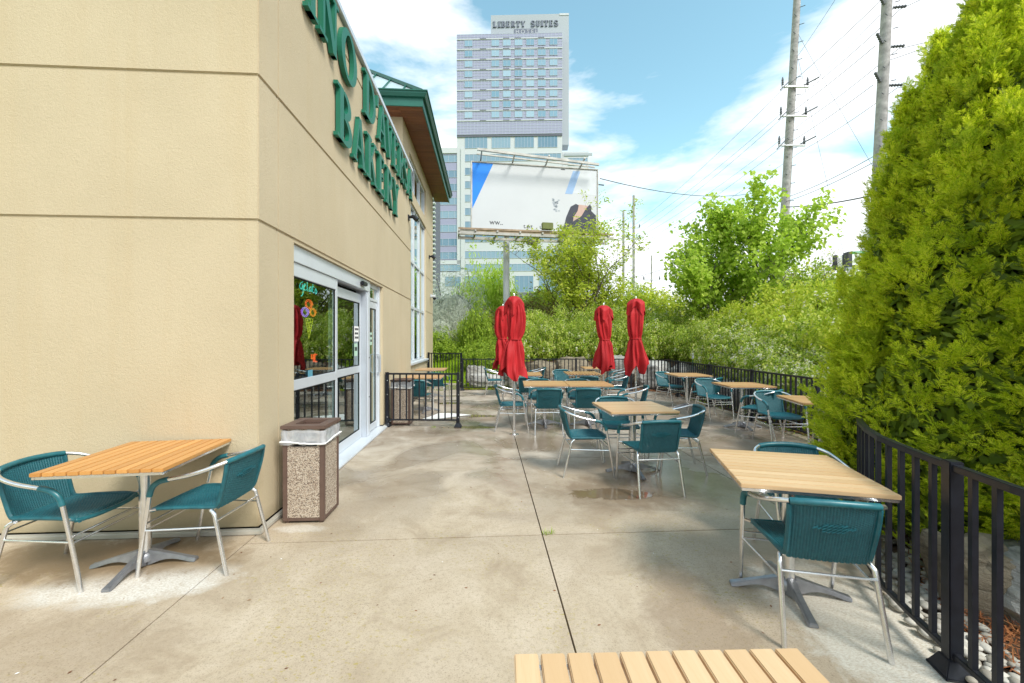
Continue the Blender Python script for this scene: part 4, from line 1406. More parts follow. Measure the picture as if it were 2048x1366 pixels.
# ------------------------------------------------------------------ umbrellas
def umbrella(x, y, h, label, seed, rz=0, ragged=.10, flip=0, capr=.105):
    rnd = random.Random(seed)
    root = thing('closed_umbrella', (x, y, 0), rz, label, 'umbrella', 'closed red patio umbrellas')
    MB().tube([(0, 0, .012), (0, 0, h - .03)], .019, 10).build('pole', 'alu', root, smooth=True)
    MB().lathe([(.075, 0), (.075, .010), (.03, .016), (.027, .07), (.021, .075)], 20).build('floor_flange', 'alu', root, smooth=True)
    MB().lathe([(.012, h - .03), (.012, h + .025), (.004, h + .04)], 10).build('finial', 'alu', root, smooth=True)
    n, rows = 96, 70
    zb, zt, zs = .92, h - .10, .92 + (h - .92) * .46
    m_ = MB()
    ph = [rnd.uniform(0, 6.28) for _ in range(6)]
    for j in range(rows + 1):
        v = j / rows
        for i in range(n):
            a = 2 * math.pi * i / n
            lob = abs(math.sin(a * 2 + ph[0])) 
            tip = (ragged * (lob ** 1.0) - ragged) + .045 * math.sin(a * 2 + ph[1]) + .02 * math.sin(a * 5 + ph[2])
            zlow = zb + tip * -1 - .02
            z = zlow + (zt - zlow) * v
            # radius profile: flared skirt, cinch, belly, shoulder
            if z < zs:
                q = (zs - z) / (zs - zb + .1)
                r_ = .096 + .080 * math.sin(min(1, q * .92) * math.pi * .60) 
            else:
                q = (z - zs) / (zt - zs)
                r_ = .096 + .026 * math.sin(min(1, q * 1.6) * math.pi * .5) - .055 * max(0, q - .72) * 3
            aw = a + .35 * noise.noise(Vector((math.cos(a), math.sin(a), z * 2.2 + seed))) 
            fold = .42 * (abs(math.sin(aw * 3.5 + ph[3] * .5 + .5 * math.sin(z * 4))) - .5) + .10 * math.sin(aw * 3 + ph[4] + z * 3.0) + .15 * math.sin(aw * 11 + ph[0] + z * 2) + .22 * noise.noise(Vector((math.cos(a) * 2, math.sin(a) * 2, z * 4 + seed)))
            near_s = math.exp(-((z - zs) / .05) ** 2)
            r_ *= 1 + fold * (1 - .6 * near_s)
            sl = .028 * math.sin(z * 4 + ph[5])
            m_.v.append((r_ * math.cos(a) + sl, r_ * math.sin(a), z))
    for j in range(rows):
        for i in range(n):
            i2 = (i + 1) % n
            m_.f.append((j * n + i, j * n + i2, (j + 1) * n + i2, (j + 1) * n + i))
    m_.build('canopy', 'red_canvas', root, smooth='full', recalc=False)
    # strap
    MB().tube([(.104 * math.cos(a) + .028 * math.sin(zs * 4 + ph[5]), .104 * math.sin(a), zs) for a in [i * 2 * math.pi / 24 for i in range(25)]], .009, 6).build('strap', 'red_canvas', root, smooth=True)
    # vent cap with hanging points
    m_ = MB()
    n, rows = 64, 16
    for j in range(rows + 1):
        v = j / rows
        for i in range(n):
            a = 2 * math.pi * i / n
            f4 = abs(math.cos(a * 2 + flip)) 
            drop = .14 + .17 * f4 ** 2.2 
            z = h - v * drop - .004
            r_ = (.03 + capr * (min(1, v * 2.6) ** .5) - .03 * v * (1 - f4)) * (1 + .18 * math.sin(a * 8 + ph[2]) * v + .10 * math.cos(a * 4 + flip * 2))
            m_.v.append((r_ * math.cos(a), r_ * math.sin(a), z))
    for j in range(rows):
        for i in range(n):
            i2 = (i + 1) % n
            m_.f.append((j * n + i, j * n + i2, (j + 1) * n + i2, (j + 1) * n + i))
    m_.f.append(tuple(range(n)))
    m_.build('vent_cap', 'red_canvas', root, smooth='full', recalc=False)
    # runner and bare rib ends showing in the gap under the cap
    MB().lathe([(.04, h - .20), (.045, h - .17), (.03, h - .15)], 12).build('hub', 'alu', root, smooth=True)
umbrella(.035, 6.42, 2.20, 'closed red umbrella in front of the overlapping pair', 3, 0, .15, .2)
umbrella(-.20, 8.70, 2.235, 'closed red umbrella half hidden behind its twin on the building side', 11, .5, .13, 1.0)
umbrella(1.81, 8.0, 2.19, 'closed red umbrella standing alone behind the joined tables', 23, .2, .09, .6, .125)
umbrella(2.19, 7.16, 2.235, 'closed red umbrella with ragged hem nearest the cedar', 41, .9, .20, .9, .125)

# ------------------------------------------------------------------ paper, litter, weeds on the patio
pp = MB()
outl = [(-1.72, 7.62), (-1.45, 7.58), (-1.05, 7.95), (-.80, 8.02), (-.98, 8.18), (-1.32, 8.22), (-1.50, 8.30), (-1.55, 7.95)]
cxp, cyp = -1.28, 7.93
vs = [(cxp, cyp, .03)] + [(a, b, .006 + .014 * (i % 2)) for i, (a, b) in enumerate(outl)]
pp.add(vs, [(0, 1 + i, 1 + (i + 1) % len(outl)) for i in range(len(outl))])
pp.add([(a, b, .002) for a, b in outl], [tuple(range(len(outl)))])
tag(pp.build('paper_sheet', 'paper', recalc=False), 'crumpled white sheet lying on the ground behind the short railing', 'paper sheet')
def scatter(n, fn, maker, name, mat, label):
    m_ = MB()
    k_ = 0
    for _ in range(n * 6):
        if k_ >= n: break
        q = fn()
        if q is None: continue
        maker(m_, q); k_ += 1
    o = m_.build(name, mat, recalc=False)
    tag(o, label, kind='stuff')
    return o
def mk_leaf(s0, s1, tilt=.5, asp=.5):
    def f(m_, q):
        s = random.uniform(s0, s1); a = random.uniform(0, 6.28)
        d = Vector((math.cos(a), math.sin(a), random.uniform(-tilt, tilt))) * s
        e = Vector((-math.sin(a), math.cos(a), random.uniform(-tilt, tilt))) * s * asp
        q = Vector(q)
        m_.add([q - d, q - e, q + d, q + e], [(0, 1, 2, 3)])
    return f
def along_fence(s0, s1, o0, o1):
    i0, i1 = s0, s1
    def f():
        u = random.uniform(i0, i1 - 1e-6); i = int(u); w_ = u - i
        a, b = Vector(FENCE[i]), Vector(FENCE[i + 1])
        p_ = a.lerp(b, w_); d = (b - a).normalized()
        o_ = random.uniform(o0, o1)
        x, y = p_.x + d.y * o_, p_.y - d.x * o_
        return (x, y, (max(ground_z(x, y), .003) if o_ > .14 else .004) + random.uniform(0, .02))
    return f
scatter(3800, along_fence(12, 26, .12, .95), mk_leaf(.02, .045, .5), 'leaf_litter', 'litter', 'brown fallen leaves along the foot of the railing')
scatter(260, along_fence(11, 24, -.35, .12), mk_leaf(.012, .03, .2), 'patio_litter', 'litter', 'small dead leaves blown onto the patio edge')
def mk_needle(m_, q):
    a = random.uniform(0, 6.28); s = random.uniform(.02, .05)
    d = Vector((math.cos(a), math.sin(a), random.uniform(-.4, .4))) * s
    e = Vector((-math.sin(a), math.cos(a), .2)) * .0022
    q = Vector(q)
    m_.add([q - d - e, q - d + e, q + d + e, q + d - e], [(0, 1, 2, 3)])
def bedpt(o0, o1, s0=0, s1=9, dz=.03):
    f0 = along_fence(s0, s1, o0, o1)
    def f():
        q = f0()
        return (q[0], q[1], q[2] + random.uniform(0, dz))
    return f
scatter(9000, bedpt(.25, 1.3), mk_needle, 'needle_litter', 'needle_red', 'rusty fallen cedar needles under the near cedar')
ico = bmesh.new(); bmesh.ops.create_icosphere(ico, subdivisions=1, radius=1)
IV = [v.co.copy() for v in ico.verts]; IF = [tuple(v.index for v in f.verts) for f in ico.faces]; ico.free()
ico = bmesh.new(); bmesh.ops.create_icosphere(ico, subdivisions=2, radius=1)
IV2 = [v.co.copy() for v in ico.verts]; IF2 = [tuple(v.index for v in f.verts) for f in ico.faces]; ico.free()
def mk_pebble(m_, q):
    s = random.uniform(.012, .028)
    rot = Matrix.Rotation(random.uniform(0, 6.28), 3, 'Z')
    sc = Vector((s * random.uniform(1.0, 1.6), s, s * random.uniform(.5, .8)))
    m_.add([Vector(q) + rot @ Vector((v.x * sc.x, v.y * sc.y, v.z * sc.z)) for v in IV2], IF2)
peb = scatter(950, bedpt(.02, .34, 0, 9, .012), mk_pebble, 'pebbles', 'pebble', 'rounded white pebbles outside the near railing')
peb.data.polygons.foreach_set('use_smooth', [True] * len(peb.data.polygons))
def mk_weed(m_, q):
    for _ in range(14):
        a = random.uniform(0, 6.28)
        b = Vector(q) + Vector((random.uniform(-.02, .02), random.uniform(-.02, .02), -.004))
        tip = b + Vector((math.cos(a) * .03, math.sin(a) * .03, random.uniform(.02, .05)))
        e = Vector((-math.sin(a), math.cos(a), 0)) * .003
        m_.add([b - e, b + e, tip], [(0, 1, 2)])
for (wx, wy, lb) in ((.26, 3.13, 'tuft of weeds at the crossing of two slab joints'), (-1.35, 6.95, 'tuft of weeds at the foot of the short railing')):
    m_ = MB(); mk_weed(m_, (wx, wy, 0)); mk_weed(m_, (wx + .04, wy + .01, 0))
    tag(m_.build('weed', 'leaf_green', recalc=False), lb, 'weed')

def pt_patio():
    x, y = random.uniform(-2.6, 3.8), random.uniform(1.4, 11)
    if not inside(x + .3, y) or (BI @ Vector((x, y, 0))).x < .1 and y > 3.1: return None
    return (x, y, .003)
scatter(170, pt_patio, mk_leaf(.004, .012, .15), 'patio_crumbs', 'litter', 'tiny dead leaf crumbs strewn over the patio')
scatter(26, pt_patio, mk_leaf(.006, .014, .1), 'paper_crumbs', 'paper', 'tiny white scraps strewn over the patio')

# ------------------------------------------------------------------ boulders
def boulder(x, y, z, sx, sy, sz, rz, mat, label, seed, group=None):
    bm = bmesh.new()
    bmesh.ops.create_icosphere(bm, subdivisions=4, radius=1)
    off = Vector((seed * 3.1, seed * 1.7, seed))
    for v in bm.verts:
        d = v.co.normalized()
        # squarish blocks with chipped faces
        k_ = 1 / max(abs(d.x), abs(d.y), abs(d.z)) ** .45
        n1 = noise.noise(d * 1.1 + off) * .22
        n2 = noise.cell(d * 2.0 + off) * .07
        n3 = noise.noise(d * 5 + off) * .05
        v.co = d * k_ * (1 + n1 + n2 + n3)
        v.co.x *= sx; v.co.y *= sy; v.co.z *= sz
    me = bpy.data.meshes.new('boulder'); bm.to_mesh(me); bm.free()
    me.materials.append(M[mat])
    me.polygons.foreach_set('use_smooth', [True] * len(me.polygons))
    try: me.set_sharp_from_angle(angle=R(28))
    except Exception: pass
    o = link('boulder', me, None, (x, y, z), rz)
    o.rotation_euler = (random.uniform(-.1, .1), random.uniform(-.1, .1), rz)
    return tag(o, label, 'boulder', group)
BG = 'boulders of the rockery beyond the railing'
for i, a in enumerate((
    (-.75, 12.85, .18, .62, .35, .26, .3, 'rock_pale', 'low pale slab of rock behind the rear railing next to the lawn corner'),
    (-1.15, 12.95, .40, .30, .3, .30, .1, 'rock_grey', 'upright grey boulder behind the rear railing beside the pale slab'),
    (.10, 12.95, .32, .42, .36, .40, .4, 'rock_grey', 'grey boulder behind the rear railing right of the double umbrellas'),
    (.95, 13.0, .38, .50, .42, .46, -.2, 'rock_brown', 'large brown boulder behind the rear railing above the joined tables'),
    (1.85, 13.05, .45, .55, .45, .52, .2, 'rock_brown', 'largest brown boulder between the double and the single umbrellas'),
    (1.3, 12.65, .15, .30, .25, .22, .9, 'rock_grey', 'small grey boulder low in front of the large brown ones'),
    (2.65, 13.0, .30, .42, .38, .38, .5, 'rock_brown', 'brown boulder directly behind the single umbrella'),
    (3.45, 13.0, .50, .50, .42, .50, .1, 'rock_grey', 'grey boulder where the rear railing starts to curve'),
    (4.35, 12.6, .42, .50, .45, .42, .7, 'rock_pale', 'pale rounded boulder at the curve of the railing beside the tall umbrella'),
    (5.0, 11.9, .35, .45, .45, .42, .2, 'rock_grey', 'grey boulder behind the farthest table of the fence row'),
    (5.25, 10.9, .30, .42, .50, .38, .4, 'rock_brown', 'brown boulder low under the flowering shrubs'),
    (5.2, 9.7, .28, .40, .55, .36, .1, 'rock_grey', 'flat grey boulder behind the middle of the curved railing'),
    (5.2, 8.5, .22, .38, .50, .34, .3, 'rock_grey', 'grey boulder under the white flowering shrub at the railing'),
    (2.95, 2.15, .12, .36, .30, .26, .5, 'rock_grey', 'lichen spotted boulder nearest the viewer beside the white pebbles'),
    (2.62, 2.32, .14, .20, .17, .24, 1.1, 'rock_brown', 'dark broken boulder behind the near fence post'),
    (3.1, 1.55, .10, .45, .34, .26, .2, 'rock_grey', 'big grey boulder at the edge of view beside the near railing'),
)):
    boulder(*a, seed=i + 2, group=BG)

# ------------------------------------------------------------------ vegetation
def leafcard(m_, q, n_, s, shape, rnd):
    n_ = Vector(n_).normalized()
    a = n_.orthogonal().normalized()
    a.rotate(Matrix.Rotation(rnd.uniform(0, 6.28), 3, n_))
    b = n_.cross(a)
    q = Vector(q)
    o = len(m_.v)
    for u, v, w in shape[0]:
        m_.v.append(tuple(q + a * (u * s) + b * (v * s) + n_ * (w * s)))
    for f in shape[1]:
        m_.f.append(tuple(o + i for i in f))
OVAL = ([(-1, 0, -.12), (-.2, .42, 0), (1, 0, -.15), (-.2, -.42, 0)], [(0, 2, 1), (0, 3, 2)])
ROSETTE = ([(0, 0, 0), (-1, .25, .2), (-1, -.3, .1), (1, .3, .1), (.95, -.3, .25), (.2, 1, .15), (-.3, 1, .2), (.3, -1, .2), (-.2, -1.05, .1)],
           [(0, 2, 1), (0, 3, 4), (0, 5, 6), (0, 8, 7)])
MAPLE = ([(-1, 0, -.1), (-.55, .55, -.05), (-.3, .95, -.25), (.05, .45, 0), (.5, .6, -.1), (1.05, 0, -.3), (.5, -.6, -.1), (.05, -.45, 0), (-.3, -.95, -.25), (-.55, -.55, -.05)],
         [(0, 9, 8, 7), (0, 7, 6, 5), (0, 5, 4, 3), (0, 3, 2, 1)])
ROUND = ([(-1, 0, -.1), (-.35, .62, 0), (.5, .5, .05), (1, 0, -.12), (.5, -.5, .05), (-.35, -.62, 0)], [(0, 5, 4, 3), (0, 3, 2, 1)])
LONG = ([(-1, 0, 0), (0, .16, .05), (1, 0, -.05), (0, -.16, .05)], [(0, 2, 1), (0, 3, 2)])
FLOWER = ([(0, 0, .15), (1, 0, 0), (.5, .85, 0), (-.5, .85, 0), (-1, 0, 0), (-.5, -.85, 0), (.5, -.85, 0)], [(0, 1, 2), (0, 2, 3), (0, 3, 4), (0, 4, 5), (0, 5, 6), (0, 6, 1)])

def bush_meshes(tag_, n, mat, size, shape, seed, lump=.28, lumpf=1.6, shell=.55, flowers=0, clump=5, spread=.10, stems=14):
    """unit bush: half-ellipsoid of radius 1 with its base at z=0, height about 1"""
    rnd = random.Random(seed)
    m_ = MB(); fl = MB(); inner = MB()
    off = Vector((seed * 7.3, seed * 2.9, seed * 5.1))
    k_ = 0
    while k_ < n:
        d = Vector((rnd.gauss(0, 1), rnd.gauss(0, 1), rnd.gauss(.25, .8)))
        if d.z < -.3: continue
        d.normalize()
        rr = 1 + lump * 1.6 * noise.noise(d * lumpf + off) + lump * .8 * noise.noise(d * lumpf * 2.7 + off)
        depth = 1 - (1 - shell) * rnd.random() ** 1.8
        c_ = Vector((d.x * rr * depth, d.y * rr * depth, max(.02, (d.z * .75 + .28) * rr * depth)))
        for _ in range(clump):
            q = c_ + Vector((rnd.gauss(0, spread), rnd.gauss(0, spread), rnd.gauss(0, spread * .8)))
            if q.z < 0: q.z = rnd.uniform(0, .1)
            nn = d * .8 + Vector((rnd.gauss(0, .6), rnd.gauss(0, .6), .5 + rnd.gauss(0, .5)))
            leafcard(m_, q, nn, size * rnd.uniform(.6, 1.25), shape, rnd)
            k_ += 1
        if flowers and rnd.random() < flowers and depth > .85:
            for _ in range(8):
                q = c_ * 1.02 + Vector((rnd.gauss(0, spread * .6), rnd.gauss(0, spread * .6), rnd.gauss(0, spread * .6)))
                leafcard(fl, q, d + Vector((0, 0, .6)), size * rnd.uniform(.45, .8), FLOWER, rnd)
    for _ in range(1200 if n > 2500 else 600):
        d = Vector((rnd.gauss(0, 1), rnd.gauss(0, 1), rnd.gauss(.2, .8))).normalized()
        if d.z < -.35: continue
        r_ = .68 * rnd.uniform(.5, 1)
        leafcard(inner, (d.x * r_, d.y * r_, max(.03, (d.z * .7 + .28) * r_ * 1.1)), d, size * 3.6, ROUND, rnd)
    st = MB()
    for _ in range(stems):
        a = rnd.uniform(0, 6.28); rr = rnd.uniform(.2, .85)
        p0 = Vector((math.cos(a) * .08, math.sin(a) * .08, -.1)); p1 = Vector((math.cos(a) * rr, math.sin(a) * rr, rnd.uniform(.5, .95)))
        mid_ = p0.lerp(p1, .5) + Vector((0, 0, .12))
        st.tube([p0, mid_, p1], [.02, .013, .005], 4, cap=False)
    out = [('foliage', m_.mesh('foliage', mat, recalc=False)), ('inner_foliage', inner.mesh('inner_foliage', mat, recalc=False)),
           ('stem', st.mesh('stem', 'bark', recalc=False))]
    if flowers: out.append(('blossom', fl.mesh('blossom', 'petal', recalc=False)))
    return out
BV = {
    'spirea': [bush_meshes('a', 13000, 'leaf_spirea', .030, ROUND, s, flowers=.05, lump=.26, lumpf=2.0, spread=.045, clump=7) for s in (1, 2, 3)],
    'spirea_flower': [bush_meshes('a', 13000, 'leaf_spirea', .030, ROUND, s, flowers=.34, lump=.26, lumpf=2.0, spread=.045, clump=7) for s in (4, 5)],
    'green': [bush_meshes('a', 10000, 'leaf_green', .036, ROUND, s, lump=.26, lumpf=2.0, spread=.05, clump=7) for s in (6, 7)],
    'yellow': [bush_meshes('a', 10000, 'leaf_yellow', .036, ROUND, s, lump=.32, lumpf=1.9, flowers=.08, spread=.055, clump=7) for s in (8, 9)],
    'rust': [bush_meshes('a', 4500, 'leaf_rust', .05, OVAL, 10, lump=.3, lumpf=2.2, spread=.08)],
    'silver': [bush_meshes('a', 9000, 'leaf_silver', .042, LONG, s, lump=.32, lumpf=2.0, shell=.25, spread=.07) for s in (11,)],
    'lime': [bush_meshes('a', 5500, 'leaf_maple', .055, OVAL, s, lump=.34, lumpf=1.8, shell=.3, spread=.09) for s in (13, 14)],
}
for k_, lst in BV.items():
    for parts in lst:
        for nm, me in parts:
            pass
bi = 0
def bush(kind, x, y, rx, ry, h, label, group, dz=0.0):
    global bi
    bi += 1
    rnd = random.Random(bi * 17)
    z = ground_z(x, y) - .08 + dz
    r_ = thing('shrub', (x, y, z), rnd.uniform(0, 6.28), label, 'shrub', group)
    parts = BV[kind][bi % len(BV[kind])]
    for nm, me in parts:
        o = link(nm, me, r_)
        o.scale = (rx, ry, h)
        if nm == 'foliage' or nm == 'blossom' or nm == 'inner_foliage': o['kind'] = 'stuff'
    return r_
# rear bank, front row above the boulders
GB = 'shrubs massed on the bank behind the railing'
row1 = [(-.55, 13.9, .8), (.35, 14.0, .95), (1.25, 14.1, 1.0), (2.1, 14.15, 1.0), (3.0, 14.2, 1.0), (3.9, 14.1, 1.0), (4.8, 13.7, 1.0)]
txt1 = ['beside the lawn', 'behind the double umbrellas', 'behind the brown boulders', 'left of the single umbrella', 'right of the single umbrella', 'behind the tall umbrella', 'at the curve of the railing']
txt1 = ['beside the lawn', 'behind the double umbrellas', 'above the large brown boulders', 'just before the single umbrella', 'just beyond the single umbrella', 'behind the ragged umbrella', 'at the bend of the railing']
for (x, y, r_), tx in zip(row1, txt1):
    bush('spirea' if x > 0 else 'green', x, y, r_ * .75, r_ * .72, 1.28 if x > 0 else 1.0, 'dense green shrub of the front row %s' % tx, GB)
row2 = [(.6, 15.3), (1.7, 15.5), (2.9, 15.6), (4.1, 15.5), (5.3, 15.1), (6.4, 14.4)]
txt2 = ['between the billboard post and the boulders', 'below the many stemmed tree', 'beside the many stemmed tree', 'below the two thin poles', 'below the street lamp', 'under the maple']
for (x, y), tx in zip(row2, txt2):
    bush('spirea', x, y, .9, .85, 1.5, 'rounded shrub of the second row %s' % tx, GB, .1)
side = [(5.75, 12.7, 'spirea', .85, 1.25), (6.0, 11.7, 'spirea', .85, 1.3), (5.75, 10.6, 'spirea_flower', .8, 1.15), (5.7, 9.6, 'spirea_flower', .78, 1.05), (5.55, 8.6, 'spirea_flower', .75, .98), (5.4, 7.6, 'spirea_flower', .75, .95), (5.35, 6.7, 'spirea_flower', .7, .9),
        (7.1, 12.8, 'yellow', .95, 1.6), (7.0, 11.5, 'yellow', .95, 1.5), (6.9, 10.2, 'yellow', .95, 1.35), (6.8, 9.0, 'spirea', .9, 1.2), (6.7, 7.9, 'yellow', .85, 1.15), (6.6, 6.8, 'spirea', .8, 1.1),
        (8.3, 12.3, 'yellow', 1.1, 1.9), (8.3, 10.7, 'yellow', 1.1, 1.7), (8.2, 9.2, 'yellow', 1.0, 1.5), (8.0, 7.9, 'green', .95, 1.3), (9.8, 13.3, 'green', 1.3, 2.2), (10.0, 11.2, 'yellow', 1.3, 1.9), (10.0, 9.4, 'green', 1.2, 1.6)]
txs = ['leafy shrub at the far end of the side bank, by the bend', 'leafy shrub by the far fence table on the side bank', 'white flowered shrub farthest along the side railing', 'white flowered shrub behind the farthest fence table',
       'white flowered shrub leaning to the railing behind the middle fence table', 'white flowered shrub hanging over the railing between two tables', 'white flowered shrub over the railing right beside the cedar',
       'yellow green shrub of the upper side bank, farthest from the cedar', 'yellow green shrub of the upper side bank, second from the far end', 'yellow green shrub in the middle of the upper side bank',
       'greener shrub on the upper side bank among yellow ones', 'yellow green shrub on the upper side bank close to the cedar', 'green shrub on the upper side bank touching the cedar',
       'tall yellowish shrub on the crest of the bank under the maple', 'tall yellowish shrub on the crest beside the bare twigs', 'tall yellowish shrub on the crest near the cedar', 'dark green shrub on the crest behind the cedar',
       'large green shrub at the back of the crest below the far billboard', 'broad yellow shrub at the back of the crest', 'green shrub at the back of the crest nearest the cedar']
for (x, y, kd, rr, h), tx in zip(side, txs):
    bush(kd, x, y, rr * .95, rr * .95, h, tx, 'shrubs along the side bank')
# lawn side
for (kd, px, Y, rr, h, tx) in (
    ('silver', 905, 21.0, 1.9, 3.4, 'tall silver leaved shrub on the lawn slope beside the tower'),
    ('silver', 880, 19.2, 1.1, 2.0, 'smaller silver leaved shrub against the tower corner'),
    ('green', 872, 17.5, .9, 1.2, 'low green shrub on the lawn next to the tower corner'),
    ('green', 955, 17.6, .75, 2.2, 'dark conical shrub between the silver shrub and the umbrellas'),
    ('lime', 957, 24.0, 1.25, 4.1, 'lime green sapling before the hotel, next to the silver shrub'),
    ('lime', 996, 23.5, 1.0, 4.0, 'lime green sapling touching the billboard post'),
    ('lime', 1033, 25.0, .7, 2.6, 'small lime sapling just past the billboard post'),
    ('green', 970, 15.6, .9, 1.15, 'green shrub at the lawn edge behind the rear railing'),
    ('spirea', 915, 20.0, 1.3, 1.0, 'pale undergrowth shrub at the foot of the silver one'),
    ('rust', 1065, 20.5, 1.6, 1.9, 'rusty leaved shrub under the billboard'),
    ('rust', 1105, 18.5, 1.2, 1.6, 'reddish shrub beneath the many stemmed tree'),
    ('green', 1100, 24.0, 2.0, 2.8, 'green shrub far behind the rusty one under the hotel'),
    ('rust', 1010, 19.0, 1.1, 1.6, 'rusty shrub at the foot of the billboard post'),
    ('green', 1215, 21.0, 2.2, 2.0, 'dark green shrub behind the single umbrella'),
    ('yellow', 1300, 20.0, 2.0, 2.0, 'yellowish shrub in the gap before the maple'),
    ('green', 1270, 26.0, .9, 3.1, 'narrow dark evergreen at the foot of the thin poles'),
    ('yellow', 1640, 17.0, 1.8, 2.4, 'yellowish shrub behind the bare twigs'),
    ('green', 1560, 18.0, 2.0, 2.4, 'green shrub behind the maple trunk'),
):
    x = (px - 1024) / 810 * Y
    bush(kd, x, Y, rr, rr, h, tx, 'shrubs and saplings beyond the bank')

# trees with limbs
def limb_tree(name, x, y, label, cat, seed, h, spread_, nst, leafmat, leafshape, lsize, nleaf, bark, depth=3, base_r=.09, split_=True, droop=.0, crown_from=.15, multi=True, clus=.16, squash=1.0):
    rnd = random.Random(seed)
    z0 = ground_z(x, y) - .1
    root = thing(name, (x, y, z0), 0, label, cat)
    wood_ = MB()
    tips = []
    def grow(p0, d, L, r_, lev):
        pts = [p0]
        q = p0; dd = d.copy()
        segs = 4
        for i in range(segs):
            dd = (dd + Vector((rnd.gauss(0, .13), rnd.gauss(0, .13), rnd.gauss(.04, .08)))).normalized()
            q = q + dd * (L / segs); pts.append(q)
            if lev >= 1 and i > 0: tips.append((q, dd, lev))
        wood_.tube(pts, [r_ * (1 - .5 * i / segs) for i in range(segs + 1)], 7 if lev < 2 else 4, cap=False)
        if lev < depth:
            nb = rnd.randint(3, 4) if lev else rnd.randint(4, 6)
            for k_ in range(nb):
                i = rnd.randint(1 if lev == 0 else 1, segs)
                base_ = pts[i]
                a = rnd.uniform(0, 6.28)
                side_ = Vector((math.cos(a), math.sin(a), rnd.uniform(.1, .7)))
                nd = (dd * .55 + side_ * .75).normalized()
                grow(base_, nd, L * rnd.uniform(.50, .68), r_ * .48, lev + 1)
    for k_ in range(nst):
        a = 2 * math.pi * k_ / nst + rnd.uniform(-.3, .3)
        lean = spread_ * rnd.uniform(.35, 1.0)
        d = Vector((math.cos(a) * lean, math.sin(a) * lean, 1)).normalized()
        grow(Vector((math.cos(a) * .08 * (nst > 1), math.sin(a) * .08 * (nst > 1), 0)), d, h * rnd.uniform(.55, .72), base_r, 0)
    wood_.build('trunk', bark, root, smooth='full', recalc=False)
    lf_ = MB()
    top_ = max(t_[0].z for t_ in tips)
    for _ in range(nleaf // 6):
        q, dd, lev = rnd.choice(tips)
        if lev < 2 and rnd.random() < .5: continue
        if q.z < crown_from * h: continue
        c_ = q + Vector((rnd.gauss(0, clus * .5), rnd.gauss(0, clus * .5), rnd.gauss(0, clus * .4)))
        for _k in range(8):
            p_ = c_ + Vector((rnd.gauss(0, clus * .5), rnd.gauss(0, clus * .5), rnd.gauss(-droop, clus * .4)))
            nn = Vector((rnd.gauss(0, .7), rnd.gauss(0, .7) - .35, .8))
            leafcard(lf_, p_, nn, lsize * rnd.uniform(.65, 1.2), leafshape, rnd)
    o = lf_.build('crown', leafmat, root, recalc=False)
    root.scale = (squash, squash, 1)
    o['kind'] = 'stuff'
    return root
limb_tree('maple_tree', 7.6, 14.2, 'bright green maple rising over the bank before the big utility pole', 'tree', 5, 4.8, .46, 4, 'leaf_maple', MAPLE, .088, 11500, 'bark_grey', 3, .07, droop=.06, clus=.34, squash=.80)
limb_tree('multi_stem_tree', 2.95, 17.2, 'sparse many stemmed tree in front of the billboard corner', 'tree', 9, 4.9, .42, 7, 'leaf_birch', OVAL, .085, 10500, 'bark', 3, .035, clus=.24, crown_from=.25)
limb_tree('bare_bush', 10.6, 14.6, 'nearly bare twiggy bush between maple and cedar', 'tree', 12, 2.6, .8, 7, 'leaf_birch', OVAL, .04, 900, 'bark', 3, .025, clus=.2)
limb_tree('bare_bush', 12.0, 15.4, 'thin leafed twiggy bush close to the cedar edge', 'tree', 15, 2.8, .8, 7, 'leaf_birch', OVAL, .045, 1800, 'bark_grey', 3, .022, clus=.2)

LONGC = ([(-1, 0, 0), (0, .34, .08), (1, 0, -.05), (0, -.34, -.08)], [(0, 2, 1), (0, 3, 2)])
